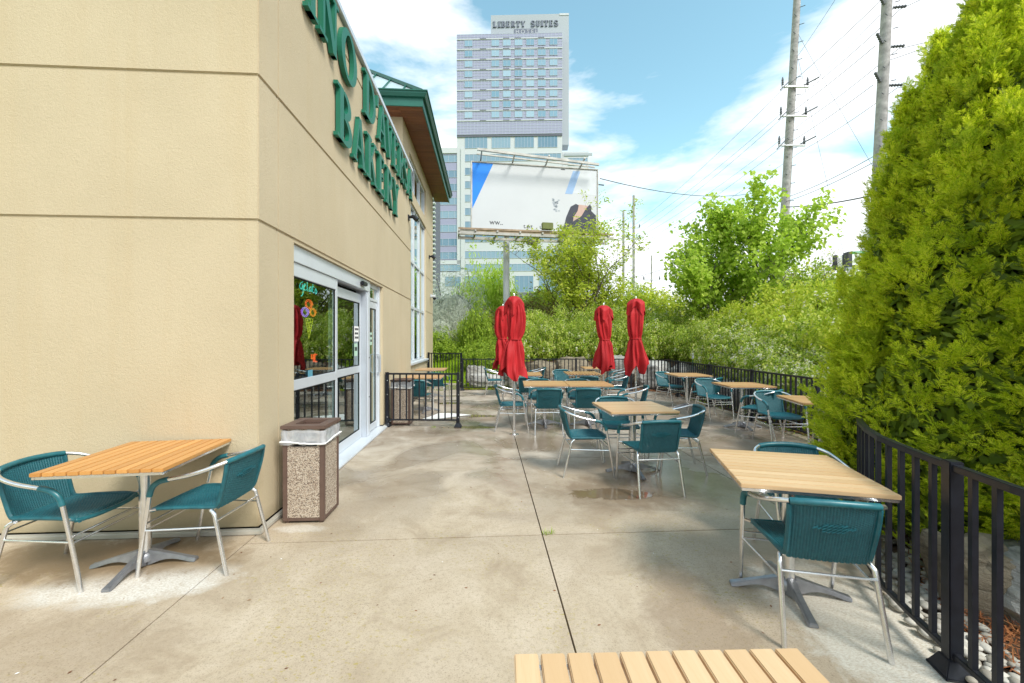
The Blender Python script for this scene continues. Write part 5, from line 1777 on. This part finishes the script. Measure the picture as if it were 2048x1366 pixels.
# cedars: clusters of flat scaly sprays on a cone
def spray_shape(rnd):
    vs, fs = [], []
    def lobe(x0, y0, x1, y1, w):
        d = Vector((x1 - x0, y1 - y0)); d.normalize(); nx_, ny_ = -d.y * w, d.x * w
        o = len(vs)
        mx, my = x0 + (x1 - x0) * .6, y0 + (y1 - y0) * .6
        zz_ = rnd.uniform(-.05, .05)
        vs.extend([(x0, y0, 0), (mx + nx_, my + ny_, zz_), (x1, y1, -.06 + zz_), (mx - nx_, my - ny_, zz_)])
        fs.append((o, o + 1, o + 2, o + 3))
    lobe(0, 0, 1.0, rnd.uniform(-.1, .1), .055)
    for i in range(5):
        x = .08 + i * .18
        L = .50 * (1 - i * .14)
        for s_ in (-1, 1):
            lobe(x, 0, x + L * .8, s_ * L * .55, .05)
    return vs, fs
def cedar_mesh(seed, r_, h, n_cl):
    rnd = random.Random(seed)
    m_ = MB(); inn = MB(); twig = MB()
    shapes = [spray_shape(rnd) for _ in range(8)]
    off = Vector((seed * 3.3, seed * 5.7, 0))
    def prof(v):     # radius share by height share
        return (.80 + .20 * min(1, v / .18)) * (1 - v) ** .86 if v < 1 else 0
    leaders = []
    for _ in range(9):
        v = rnd.uniform(.25, .9); a = rnd.uniform(R(120), R(300))
        rr = r_ * prof(v) * rnd.uniform(.75, 1.0)
        leaders.append((Vector((math.cos(a) * rr, math.sin(a) * rr, v * h)), rnd.uniform(.35, .6)))
    leaders.append((Vector((0, 0, h * .88)), .5))
    for _ in range(n_cl // 7):
        v = rnd.random() ** 1.2
        a = rnd.uniform(0, 2 * math.pi)
        lead = rnd.choice(leaders) if rnd.random() < .14 else None
        d = Vector((math.cos(a), math.sin(a), 0))
        rr = r_ * prof(v)
        lump = 1 + .16 * noise.noise(Vector((d.x * 1.6, d.y * 1.6, v * h * .9)) + off) + .22 * noise.noise(Vector((d.x * rr * 3.0, d.y * rr * 3.0, v * h * 2.4)) + off)
        dep = 1 - .17 * rnd.random() ** 1.4
        c_ = Vector((d.x * rr * lump * dep, d.y * rr * lump * dep, .02 + v * h))
        if lead:
            q_ = rnd.random()
            w_ = .11 * (1 - q_)
            c_ = lead[0] + Vector((d.x * w_, d.y * w_, lead[1] * q_))
        # a plume: upright fan of sprays along a short rising twig
        tilt = .75 + rnd.gauss(0, .3) + v * .6 + (1.2 if lead else 0)
        ax = (d + Vector((rnd.gauss(0, .35), rnd.gauss(0, .35), tilt))).normalized()
        L = rnd.uniform(.10, .22) * (1 - .25 * v)
        pl = ax.cross(Vector((-d.y, d.x, 0)) + Vector((rnd.gauss(0, .8), rnd.gauss(0, .8), rnd.gauss(0, .3)))).normalized()   # plume plane normal
        sd0 = pl.cross(ax).normalized()
        ns = rnd.randint(9, 14)
        for k_ in range(ns):
            q_ = k_ / ns
            sgn = 1 if k_ % 2 else -1
            ang = (.85 - .5 * q_) * sgn + rnd.gauss(0, .15)
            fwd = (ax * math.cos(ang) + sd0 * math.sin(ang) + pl * rnd.gauss(0, .28)).normalized()
            nrm = (pl + Vector((rnd.gauss(0, .35), rnd.gauss(0, .35), rnd.gauss(0, .35)))).normalized()
            sd = nrm.cross(fwd).normalized(); nrm = fwd.cross(sd)
            s = rnd.uniform(.048, .088) * (1 - .45 * q_)
            q0 = c_ + ax * (L * (q_ - .25))
            vs, fs = shapes[(k_ + seed) % 8]
            o = len(m_.v)
            for x, y, z in vs:
                m_.v.append(tuple(q0 + fwd * (x * s) + sd * (y * s) + nrm * (z * s)))
            for f in fs: m_.f.append(tuple(o + i_ for i_ in f))
    for _ in range(int(n_cl * .55)):
        v = rnd.random() ** 1.2; a = rnd.uniform(0, 6.2832)
        d = Vector((math.cos(a), math.sin(a), 0))
        rr = r_ * prof(v) * rnd.uniform(.64, .84)
        leafcard(twig, (d.x * rr, d.y * rr, .02 + v * h), d + Vector((rnd.gauss(0, .4), rnd.gauss(0, .4), rnd.gauss(.2, .4))), rnd.uniform(.035, .075), LONGC, rnd)
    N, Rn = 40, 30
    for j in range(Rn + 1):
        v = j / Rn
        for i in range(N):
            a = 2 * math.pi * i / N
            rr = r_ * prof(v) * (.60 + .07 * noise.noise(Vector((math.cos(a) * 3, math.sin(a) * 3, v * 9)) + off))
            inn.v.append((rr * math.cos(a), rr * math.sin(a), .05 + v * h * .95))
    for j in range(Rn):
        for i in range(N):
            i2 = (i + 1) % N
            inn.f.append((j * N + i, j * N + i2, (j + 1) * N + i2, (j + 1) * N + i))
    return m_.mesh('crown', 'leaf_cedar', recalc=False), inn.mesh('inner_shade', 'cedar_shade_core', recalc=False), twig.mesh('inner_foliage', 'leaf_cedar_inner', recalc=False)
simple('cedar_shade_core', (.035, .045, .012), .95, 0, .4, 12)  # near-black hull in the crown: shade between the sprays put in as colour
def cedar(x, y, seed, r_, h, n_cl, label, z=.08):
    root = thing('cedar_tree', (x, y, z), 0, label, 'cedar', 'cedars beside the near railing')
    a, b, c_ = cedar_mesh(seed, r_, h, n_cl)
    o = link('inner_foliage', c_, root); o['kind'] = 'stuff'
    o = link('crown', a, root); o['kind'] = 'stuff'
    link('shade_core', b, root)
    MB().tube([(0, 0, -.15), (0, 0, h * .85)], [.09, .02], 8).build('trunk', 'bark', root, smooth=True)
cedar(3.52, 2.98, 1, 1.16, 3.98, 31000, 'tall bright cedar filling the near edge of the view', .12)
cedar(3.84, 3.62, 2, .76, 4.05, 9500, 'cedar behind the tallest one, its flank over the half hidden table', .12)
cedar(3.40, 2.02, 3, .74, 3.9, 7500, 'cedar nearest the viewer, mostly outside the view', .12)
cedar(3.28, 3.34, 4, .70, 3.35, 9000, 'small slim cedar shoot poking out beside the big cedars', .12)

# grass on the lawn
def grass_pt():
    Y = random.uniform(12.3, 26)
    x = random.uniform(-.215, -.03) * Y
    if inside(x, Y) or x > .1 or ((BI @ Vector((x, Y, 0))).x < 0 and Y < 15.2): return None
    return (x, Y, ground_z(x, Y))
def mk_blade(m_, q):
    for _ in range(3):
        b = Vector(q) + Vector((random.uniform(-.04, .04), random.uniform(-.04, .04), -.01))
        a = random.uniform(0, 6.28)
        hgt = random.uniform(.05, .13)
        tip = b + Vector((random.gauss(0, .03), random.gauss(0, .03), hgt))
        e = Vector((math.cos(a), math.sin(a), 0)) * .006
        m_.add([b - e, b + e, tip], [(0, 1, 2)])
scatter(24000, grass_pt, mk_blade, 'grass', 'grass_blade', 'bright lawn grass on the slope beyond the gate')
# weeds growing low along the side railing
def mk_sprig(m_, q):
    for _ in range(5):
        p_ = Vector(q) + Vector((random.gauss(0, .05), random.gauss(0, .05), random.uniform(0, .08)))
        leafcard(m_, p_, (random.gauss(0, .4), random.gauss(0, .4), 1), random.uniform(.015, .035), OVAL, random)
scatter(260, along_fence(10, 17, .05, .5), mk_sprig, 'ground_cover', 'leaf_green', 'low green ground cover under the side railing')

# ------------------------------------------------------------------ billboard
BL = Vector(at(944, 456, 18.7)); BR = Vector(at(1194.5, 464, 19.6)); TLh = (456 - 324) / 810 * 18.7
bd = (BR - BL); Wb = math.hypot(bd.x, bd.y); brz = math.atan2(bd.y, bd.x)
bb = thing('billboard', (BL.x, BL.y, BL.z), brz, 'weathered white billboard with a blue corner and a half peeled portrait', 'billboard')
Hb = TLh
MB().box(0, Wb, .02, .16, 0, Hb).build('panel', 'billboard_white', bb)
mb = MB(); mb.box(-.06, 0, -.02, .2, -.08, Hb + .06); mb.box(Wb, Wb + .06, -.02, .2, -.08, Hb + .06); mb.box(0, Wb, -.02, .2, Hb, Hb + .06); mb.box(0, Wb, -.02, .2, -.08, 0)
mb.build('frame', 'billboard_steel', bb, bevel=.01)
def patchb(name, mat, pts, d):
    m_ = MB(); m_.prism([(a * Wb, b * Hb) for a, b in pts], .0195 - d, .0195, lambda a, b, n_: (a, n_, b)); return m_.build(name, mat, bb)
patchb('blue_corner', 'print_blue', [(.003, .995), (.163, .995), (.003, .30)], .004)
patchb('faded_sky', 'print_grey', [(.75, .62), (.99, .60), (.99, .985), (.86, .985)], .002)
patchb('pale_stripe', 'print_sky', [(.735, .60), (.795, .60), (.860, .965), (.80, .965)], .004)
patchb('printed_neck', 'print_skin', [(.79, .15), (.80, .40), (.85, .44), (.92, .43), (.95, .35), (.88, .2)], .003)
patchb('printed_jacket', 'print_suit', [(.715, .004), (.745, .24), (.78, .40), (.823, .45), (.847, .43), (.838, .34), (.805, .24), (.80, .17), (.87, .26), (.905, .38), (.94, .455), (.955, .40), (.95, .35), (.99, .28), (.995, .004)], .006)
patchb('printed_mark', 'print_text', [(.70, .985), (.735, .985), (.735, .97), (.70, .97)], .003)
for k_ in range(26):
    rr = random.Random(k_)
    u, v = .655 + rr.gauss(0, .012), .30 + rr.uniform(0, .2)
    patchb('printed_branch', 'hotel_grey', [(u, v), (u + .012, v + .012), (u + .006, v + .028), (u - .008, v + .02)], .003)
def text3(body, size, mat, parent, loc, rot=(R(90), 0, 0), ext=.003, name='lettering', align='LEFT', sx=1.0):
    c_ = bpy.data.curves.new(name, 'FONT'); c_.body = body; c_.size = size; c_.extrude = ext; c_.align_x = align
    c_.materials.append(M[mat])
    tmp = bpy.data.objects.new('tmp', c_); col.objects.link(tmp)
    me = bpy.data.meshes.new_from_object(tmp.evaluated_get(bpy.context.evaluated_depsgraph_get()))
    bpy.data.objects.remove(tmp)
    o = link(name, me, parent, loc); o.rotation_euler = rot; o.scale = (sx, 1, 1)
    return o
text3('ww..', .34, 'print_text', bb, (.135 * Wb, .014, .07 * Hb))
text3('t.e.t', .28, 'print_text', bb, (.40 * Wb, .014, .035 * Hb))
text3('. um', .28, 'print_text', bb, (.50 * Wb, .014, .035 * Hb), sx=1.2)
# catwalk below and light apron above
cw = MB()
for yy, zz_ in ((-.25, -.28), (-.85, -.30), (-1.3, -.34)):
    cw.box(-.65, Wb + .3, yy, yy + .14, zz_ - .08, zz_)
cw.build('catwalk_board', 'rust_wood', bb)
cw = MB()
for yy in (-.4, -1.3):
    cw.box(-.65, Wb + .3, yy, yy + .07, -.62, -.5)
for xx in (-.65, .05, 1.0, 2.0, 3.0, 4.0, 5.0, Wb):
    cw.box(xx, xx + .07, -1.35, .1, -.50, -.43)
for k_ in range(5):
    cw.box(-.62, .1, -1.28 + k_ * .2, -1.2 + k_ * .2, -.45, -.36)
cw.build('catwalk_frame', 'billboard_steel', bb)
MB().box(.02, Wb - .3, .0, .18, -.20, -.09).build('shadow_gap', 'billboard_dark', bb)
MB().box(3.0, 3.5, -1.4, -1.2, -.30, .0).build('control_box', 'olive_box', bb, bevel=.02)
MB().box(2.5, 2.9, -.9, -.6, -.85, -.72).build('flood_lamp', 'billboard_steel', bb, bevel=.02)
tp = MB(); tp.bar((.2, -.7, Hb + .28), (Wb - .1, -.5, Hb + .05), .09, .10); tp.bar((.2, -.2, Hb + .30), (Wb - .1, .05, Hb + .16), .06, .06)
for xx in (.4, 1.9, 3.5, 5.2):
    tp.bar((xx, -.65, Hb + .25), (xx, .15, Hb + .1), .06, .06)
tp.build('light_apron', 'billboard_steel', bb)
pzx = Vector(at(1013, 470, 19.2))
lp = Matrix.Rotation(-brz, 4, 'Z') @ Vector((pzx.x - BL.x, pzx.y - BL.y, 0))
zb_ = 1.2 - BL.z
MB().lathe([(.155, zb_), (.15, -.43)], 20, (lp.x, .30, 0)).build('post', 'hotel_white', bb, smooth=True)
mb = MB(); mb.box(.3, Wb - .3, .18, .32, .5, .7); mb.box(.3, Wb - .3, .18, .32, 2.1, 2.3); mb.box(lp.x - .12, lp.x + .12, .19, .42, -.43, 2.4)
mb.build('backing_beam', 'billboard_steel', bb)
MB().tube([(Wb + .05, .1, 2.4), (Wb + .38, .1, 2.38)], .03, 6).build('cable_arm', 'insulator', bb)

# ------------------------------------------------------------------ hotel
HY = 110.0
hx0 = (913 - 1024) / 810 * HY; hx1 = (1124.5 - 1024) / 810 * HY
hot = thing('hotel_tower', (hx0, HY + .6, 0), R(-1.6), 'tall grey glass hotel tower with rooftop name behind the billboard', 'building')
Wt = (hx1 - hx0)
def hz_(py, Y=HY): return 1.5 + (680 - py) / 810 * Y
zT, zB = hz_(66), hz_(267)
MB().box(0, Wt, .05, 18, zB, zT).build('tower_block', 'hotel_lilac', hot)
# spandrels and windows of the upper floors
fl_n = 8
floors2 = []
ztop = hz_(76)
fh = (ztop - hz_(240)) / 8        # pairs of rows read as one storey band in the picture
wmesh = {}
bands = MB()
cols_x = [.075, .33, .44, .55, .66, .77, .88]
cw_ = .075
pan_m = MB().box(0, Wt, -.02, .0, 0, .001)
rows_z = [ztop - fh * k_ for k_ in range(9)]
mull = MB()
for i in range(31):
    x = Wt * i / 30
    mull.box(x - .035, x + .035, .0, .06, zB, zT)
for i in range(37):
    z = zB + (zT - zB) * i / 36
    mull.box(0, Wt, .01, .06, z - .03, z + .03)
o = mull.build('curtain_mullion', 'hotel_mullion', hot); o['kind'] = 'stuff'
for k_ in range(9):
    z = rows_z[k_]
    MB().box(-.05, Wt + .05, -.10, .32, z - .13, z + .13).build('floor_band', 'hotel_white', hot)
def hwin(x0, x1, z0, z1, y0, mat, parent, name='window', mx=2, fmat='hotel_mullion', proud=.06):
    f = MB()
    t_ = .06
    f.box(x0, x0 + t_, y0 - proud, y0, z0, z1); f.box(x1 - t_, x1, y0 - proud, y0, z0, z1)
    f.box(x0 + t_, x1 - t_, y0 - proud, y0, z0, z0 + t_); f.box(x0 + t_, x1 - t_, y0 - proud, y0, z1 - t_, z1)
    for i in range(1, mx):
        xx = x0 + (x1 - x0) * i / mx
        f.box(xx - .03, xx + .03, y0 - proud, y0, z0 + t_, z1 - t_)
    fo = f.build(name, fmat, parent)
    MB().box(x0 + t_, x1 - t_, y0 - proud * .5, y0 - .001, z0 + t_, z1 - t_).build('pane', mat, fo)
    return fo
for k_ in range(8):
    z1 = rows_z[k_] - .18
    for cx_ in cols_x:
        x0 = Wt * cx_; x1 = x0 + Wt * cw_
        hwin(x0, x1, z1 - fh * .64, z1 - .1, -.02, 'hotel_glass', hot, mx=2)
for k_ in range(9):
    for cx_ in (.22, .44, .55, .77):
        MB().box(Wt * cx_, Wt * (cx_ + .06), -.14, -.101, rows_z[k_] - .02, rows_z[k_] + .16).build('vent_strip', 'hotel_shadow', hot)
# rooftop slab with the name
sx0, sx1 = (979 - 913) / 810 * 112, (1135.5 - 913) / 810 * 112
MB().box(sx0, sx1, 2.5, 6, hz_(292, 113), hz_(31.5, 113)).build('name_slab', 'hotel_grey', hot)
MB().box(sx1 - 2.6, sx1 + .01, 2.40, 6.1, hz_(35, 113), hz_(31, 113)).build('slab_corner', 'hotel_white', hot)
nm = 'LIBERTY SUITES'
xq = sx0 + .55
zq = hz_(53.5, 112.5)
wl_ = {'I': .85, ' ': 1.3}
wt_total = sum(wl_.get(c_, 1.28) for c_ in nm)
sc_ = (sx1 - .0 - 2.4 - sx0 - .9) / wt_total
for c_ in nm:
    w = wl_.get(c_, 1.28) * sc_
    if c_ != ' ':
        me = letter_mesh(c_, w * .88, 1.55, .25, 'hotel_sign_text', .22, .13)
        o = link('letter', me, hot, (xq, 2.5, zq)); o.rotation_euler = (0, 0, R(-90)); o.scale = (1, 1, 1)
        # letter lies in local Y/Z with its front at +x; rotated so the front faces -Y
    xq += w
hb0, hb1 = (1026 - 913) / 810 * 112, (1073 - 913) / 810 * 112
MB().box(hb0, hb1, 2.40, 2.49, hz_(67, 112.3), hz_(56.5, 112.3)).build('name_plate', 'hotel_sign_text', hot)
text3('H O T E L', 1.45, 'hotel_white', hot, (hb0 + .35, 2.36, hz_(66, 112.3)), ext=.02, sx=1.0)
# three-storey glazed openings under the tower, then the ribbon floors
MB().box(0, Wt * 1.0, .35, 16, 0, zB).build('podium_block', 'hotel_white', hot)
zc0, zc1 = hz_(294), hz_(270)
MB().box(-.02, Wt + .02, .12, .34, zB - .6, zB).build('shadow_line', 'hotel_shadow', hot)
for x0, x1 in ((929, 974.5), (983, 1021), (1029.5, 1068), (1076, 1115)):
    hwin((x0 - 913) / 810 * HY, (x1 - 913) / 810 * HY, zc0, zc1, .35, 'hotel_glass_mid', hot, mx=6, proud=.1)
def ribbon(px0, px1, py0, py1, n, y0, mat='hotel_glass_mid', Y=HY):
    hwin((px0 - 913) / 810 * Y, (px1 - 913) / 810 * Y, hz_(py1, Y), hz_(py0, Y), y0, mat, hot, 'ribbon_window', mx=n, proud=.12)
for py0 in (306, 333, 360, 387, 414, 441, 468, 501, 527):
    ribbon(929, 1122, py0, py0 + 14.5, 22, .35)
for x0, x1 in ((929, 968), (980, 1010), (1029, 1067), (1078, 1120)):
    hwin((x0 - 913) / 810 * HY, (x1 - 913) / 810 * HY, hz_(584), hz_(551), .35, 'hotel_glass_dark', hot, mx=4, proud=.1)
MB().box(-.0, Wt, .1, .34, hz_(596), hz_(585)).build('shadow_line', 'hotel_shadow', hot)
# wings
wx0 = (866 - 913) / 810 * HY
MB().box(wx0 - 12, -.03, .6, 20, 0, hz_(293)).build('wing_block', 'hotel_lilac', hot)
MB().box(wx0 - 12, (921 - 913) / 810 * HY - 1.1, .3, .59, hz_(303), hz_(292)).build('wing_cornice', 'hotel_white', hot)
MB().box((921 - 913) / 810 * HY, (929 - 913) / 810 * HY, .10, .34, hz_(535), hz_(294)).build('wing_pier', 'hotel_white', hot)
for py0 in (306, 337, 364, 392, 419, 447, 475, 502):
    ribbon(872, 919, py0, py0 + 14.5, 4, .6)
    
MB().box(wx0 - 2, (921 - 913) / 810 * HY - .02, .35, .59, hz_(527), hz_(519)).build('wing_cornice', 'hotel_white', hot)
ribbon(872, 921, 528, 541, 4, .34)
MB().box(wx0 - 8, -.03, .3, .59, 0, hz_(543)).build('wing_base', 'hotel_white', hot)
hwin((889 - 913) / 810 * HY, (921 - 913) / 810 * HY, hz_(572), hz_(552), .29, 'hotel_glass_dark', hot, mx=4, proud=.1)
ex0, ex1 = (1125.5 - 913) / 810 * HY, (1178 - 913) / 810 * HY
MB().box(ex0, ex1, 1.2, 16, 0, hz_(300)).build('wing_block', 'hotel_white', hot)
MB().box(ex0 + .5, ex1 + 1, 1.0, 1.19, hz_(309), hz_(304)).build('wing_cornice', 'hotel_grey', hot)
for py0 in (313, 341, 369, 397, 425, 453, 481, 509):
    ribbon(1137, 1176, py0, py0 + 15, 5, 1.2, 'hotel_glass_dark')

# sliver of a balconied block beyond the tower edge
bx0 = (850 - 1024) / 810 * 90
ap = thing('apartment_block', (bx0, 90, 0), 0, 'dark balconied block glimpsed at the tower edge before the hotel', 'building')
apw = (868 - 850) / 810 * 90
MB().box(0, apw, 0, 8, 0, 34.5).build('block', 'hotel_shadow', ap)
slab_m = MB().box(apw - .5, apw + .42, -1.2, -.01, 0, .28).mesh('balcony', 'hotel_white')
for k_ in range(24):
    link('balcony', slab_m, ap, (0, 0, 10.5 + k_ * 1.0))

# ------------------------------------------------------------------ poles and wires
def cross_pole(px0, py0, px1, py1, Y, r0, r1, arms, label, bot=0.5, armw=2.4):
    a = Vector(at(px0, py0, Y)); b = Vector(at(px1, py1, Y))
    d = (a - b) / (a.z - b.z)
    base_ = b + d * (bot - b.z)
    root = thing('utility_pole', base_, 0, label, 'utility pole', 'utility poles beyond the bank')
    topv = (a - base_) + d * 3
    MB().tube([Vector((0, 0, 0)), topv * .5, topv], [r0, (r0 + r1) / 2, r1], 12).build('shaft', 'pole_wood', root, smooth=True)
    sp = MB()
    Lz = topv.z
    for k_ in range(int(Lz / .8)):
        c_ = d * (k_ * .8)
        s = 1 if k_ % 2 else -1
        sp.tube([c_ + Vector((s * r1 * .5, -r1 * .9, 0)), c_ + Vector((s * r0 * 1.15, -r0 * 1.1, 0))], .03, 5)
    sp.build('climbing_step', 'insulator', root)['kind'] = 'stuff'
    for py in arms:
        z = at(0, py, Y)[2] - base_.z
        c_ = d * z; c_ = Vector((c_.x, c_.y, z))
        ar = MB(); ar.box(c_.x - armw / 2, c_.x + armw / 2, c_.y - r0 - .1, c_.y - r0 + .04, z - .09, z + .06)
        ar.build('crossarm', 'galv', root)
        for s in (-1, 1):
            q = Vector((c_.x + s * armw * .47, c_.y - r0, z + .06))
            ins = MB(); ins.lathe([(.06, 0), (.11, .12), (.07, .2), (.11, .3), (.07, .4), (.10, .5), (.05, .75), (.03, .8)], 8, q)
            ins.build('insulator', 'insulator', root)
            ins = MB(); ins.tube([q + Vector((-s * .5, 0, -.02)), q + Vector((s * .75, -.4, .55))] if s > 0 else [q + Vector((.75, .2, .55)), q + Vector((-.4, -.3, -.55))], .055, 6)
            ins.build('strain_insulator', 'insulator', root)
    return root, base_, d
cross_pole(1594, 0, 1562, 560, 37, .42, .28, (179, 237, 295), 'utility pole with three crossarms rising behind the maple')
def strain_pole():
    a = Vector(at(1774, 0, 25)); b = Vector(at(1752, 460, 25))
    d = (a - b) / (a.z - b.z)
    base_ = b + d * (.5 - b.z)
    root = thing('utility_pole', base_, 0, 'thickest weathered utility pole just behind the cedar', 'utility pole', 'utility poles beyond the bank')
    topv = (a - base_) + d * 3
    MB().tube([Vector((0, 0, 0)), topv * .5, topv], [.37, .31, .25], 14).build('shaft', 'pole_wood', root, smooth=True)
    sp = MB()
    for k_ in range(28):
        c_ = d * (k_ * .8); s = 1 if k_ % 2 else -1
        sp.tube([c_ + Vector((s * .2, -.3, 0)), c_ + Vector((s * .42, -.42, 0))], .025, 5)
    sp.build('climbing_step', 'insulator', root)['kind'] = 'stuff'
    for py in (10, 88, 165):
        for s in (-1, 1):
            z = at(0, py + (0 if s < 0 else 8), 25)[2] - base_.z
            c_ = d * z
            m_ = MB()
            p0 = Vector((c_.x + s * .3, c_.y - .1, z)); p1 = Vector((c_.x + s * .85, c_.y - .4, z + (.35 if s < 0 else -.15)))
            n_ = 9
            m_.tube([p0.lerp(p1, i / n_) for i in range(n_ + 1)], [.05 if i % 2 else .10 for i in range(n_ + 1)], 8)
            m_.build('strain_insulator', 'insulator', root)
strain_pole()
def thin_pole(px, py, Y, r_, label, arms=(), armw=1.8):
    a = Vector(at(px, py, Y))
    root = thing('thin_pole', (a.x, Y, 1.0), 0, label, 'pole', 'thin poles in the distance')
    MB().tube([(0, 0, 0), (0, 0, a.z - 1.0)], [r_ * 1.2, r_], 8).build('shaft', 'pole_wood', root, smooth=True)
    for pa in arms:
        z = at(0, pa, Y)[2] - 1.0
        MB().box(-armw / 2, armw / 2, -.2, -.05, z - .08, z + .05).build('crossarm', 'galv', root)
        for s in (-1, 1):
            MB().lathe([(.08, 0), (.12, .2), (.06, .5)], 6, (s * armw * .47, -.12, z + .05)).build('insulator', 'insulator', root)
thin_pole(1247, 421, 62, .17, 'plain thin pole left of the one with crossarms, above the single umbrella')
thin_pole(1267.5, 391, 62, .19, 'thin pole with three small crossarms above the ragged umbrella', (456, 477, 498))
thin_pole(1303, 511, 60, .11, 'short thin street lamp pole between the crossarm pole and the maple', (560,), 2.5)
thin_pole(1631, 520, 50, .10, 'short thin pole standing between maple and cedar')
thin_pole(1420, 440, 70, .12, 'far thin pole hidden among the maple leaves')
def wire(a, b, sag, r_, n=14, label='thin overhead power line crossing the sky'):
    a, b = Vector(at(*a)), Vector(at(*b))
    pts = []
    for i in range(n + 1):
        q = i / n
        p_ = a.lerp(b, q); p_.z -= sag * 4 * q * (1 - q)
        pts.append(p_)
    m_ = MB(); m_.tube(pts, r_, 5, cap=False)
    o = m_.build('power_line', 'wire', smooth='full', recalc=False)
    tag(o, label, 'power line', 'overhead power lines')
# spans from the crossarm pole to the strain pole and on over the cedar, and away to the far poles
TI = ['topmost', 'topmost', 'middle', 'middle', 'lowest', 'lowest']
EN = ['end nearer the billboard', 'end nearer the cedar'] * 3
A6 = [(1562, 182, 37), (1613, 182, 37), (1560, 240, 37), (1612, 240, 37), (1558, 298, 37), (1610, 298, 37)]
B6 = [(1750, 12, 25), (1801, 18, 25), (1750, 92, 25), (1796, 98, 25), (1746, 170, 25), (1794, 176, 25)]
C6 = [(1261, 456, 62), (1274, 456, 62), (1261, 477, 62), (1274, 477, 62), (1261, 498, 62), (1274, 498, 62)]
for a_, b_, c_, ti, en in zip(A6, B6, C6, TI, EN):
    wire(a_, b_, .15, .018, label='line from the %s crossarm, %s, up to the pole by the cedar' % (ti, en))
    wire(a_, c_, .6, .016, label='line from the %s crossarm, %s, away to the thin far pole' % (ti, en))
for (p0, p1, lb) in (((1750, 12, 25), (1830, -70, 18), 'short line leaving the cedar side pole at the top of the view'), ((1801, 18, 25), (2080, -120, 14), 'highest line running from the cedar side pole over the cedar tops'), ((1796, 98, 25), (2090, 20, 14), 'second highest line from the cedar side pole over the cedars'),
                     ((1794, 176, 25), (2080, 120, 14), 'third line from the cedar side pole, passing behind the cedar top'), ((1780, 120, 25), (1990, 40, 16), 'extra line between the two upper ones behind the cedar spire')):
    wire(p0, p1, .05, .016, label=lb)
wire((1200, 357, 19.6), (1560, 372, 37), .9, .02, label='drooping cable from the billboard edge into the maple')
wire((1569, 414, 37), (1757, 388, 25), .2, .045, label='thickest dark cable tied to the pole behind the cedar')
wire((1569, 396, 37), (1752, 310, 25), .2, .022, label='upper of two close cables below the crossarms')
wire((1569, 404, 37), (1752, 322, 25), .2, .022, label='lower of two close cables below the crossarms')
wire((1592, 60, 37), (1745, 332, 30), .1, .012, label='long thin guy wire slanting down to the pole behind the cedar')
wire((1590, 90, 37), (1700, 560, 33), .1, .012, label='steep thin guy wire running down behind the cedar')
wire((1247, 560, 62), (1400, 510, 55), .3, .03, label='low cable past the street lamp pole')
wire((1267, 575, 62), (1420, 590, 58), .2, .02, label='lowest cable behind the maple foot')
wire((1590, 120, 37), (1670, 0, 31), .05, .014, label='short thin line leaving the crossarm pole near the top of the view')
wire((1590, 200, 37), (1760, 30, 26), .05, .014, label='thin line crossing between the two big poles')

# far advertising signs beside the cedar
fs = thing('roadside_sign', at(1697, 560, 60), R(-8), 'dark framed roadside sign with a green band and a rising green line', 'sign')
def fsx(px, py): return ((px - 1697) / 810 * 60, (560 - py) / 810 * 60)
def fbox(name, mat, px0, px1, py0, py1, y0, y1, par=None):
    a, b = fsx(px0, py1), fsx(px1, py0)
    return MB().box(a[0], b[0], y0, y1, a[1], b[1]).build(name, mat, par or fs)
fbox('sign_cabinet', 'dark_panel', 1697, 1745, 503, 532, 0, 1.2)
fbox('screen', 'screen_white', 1703.5, 1743, 508, 530.5, -.05, -.001)
fbox('green_band', 'screen_green', 1703.5, 1743, 503.6, 508.5, -.07, -.051)
text3('BANK', .34, 'screen_white', fs, (fsx(1709, 0)[0], -.08, fsx(0, 507.6)[1]), ext=.01)
a, b = fsx(1708, 522), fsx(1725, 514)
m_ = MB(); m_.bar((a[0], -.08, a[1]), (b[0], -.08, b[1]), .02, .12); m_.build('rising_line', 'screen_green', fs)
fbox('lower_cabinet', 'hotel_grey', 1697, 1740, 533, 539, .1, 1.0)
fbox('support', 'dark_panel', 1706, 1710, 540, 575, .3, .7)
fs2 = thing('roadside_sign', at(1670, 560, 62), 0, 'narrow dark edged roadside sign left of the green banded one', 'sign')
def fs2x(px, py): return ((px - 1670) / 810 * 62, (560 - py) / 810 * 62)
for nm_, mt, a0, a1, b0, b1, y0, y1 in (('edge_panel', 'dark_panel', 1670, 1675, 510, 540, 0, .5), ('screen', 'screen_white', 1675.2, 1686, 510, 540, .1, .4), ('side_frame', 'dark_panel', 1686.2, 1691, 509, 545, 0, .6), ('support', 'dark_panel', 1678, 1681, 541, 575, .2, .4)):
    a, b = fs2x(a0, b1), fs2x(a1, b0)
    MB().box(a[0], b[0], y0, y1, a[1], b[1]).build(nm_, mt, fs2)
m_ = MB(); a = fs2x(1691.2, 516); m_.bar((a[0], .3, a[1]), (a[0] + .42, .3, a[1] + .1), .1, .15); m_.build('bracket', 'dark_panel', fs2)

# path light on the bank
pl_ = thing('garden_light', (5.1 - .12, 11.15, ground_z(5.0, 11.15)), 0, 'slim green garden light sticking up above the curved railing', 'garden light')
MB().tube([(0, 0, -.1), (0, 0, .95)], .015, 8).build('stake', 'green_fascia', pl_)
MB().lathe([(.03, .95), (.03, 1.08), (.02, 1.1)], 10).build('lamp_head', 'hotel_white', pl_)
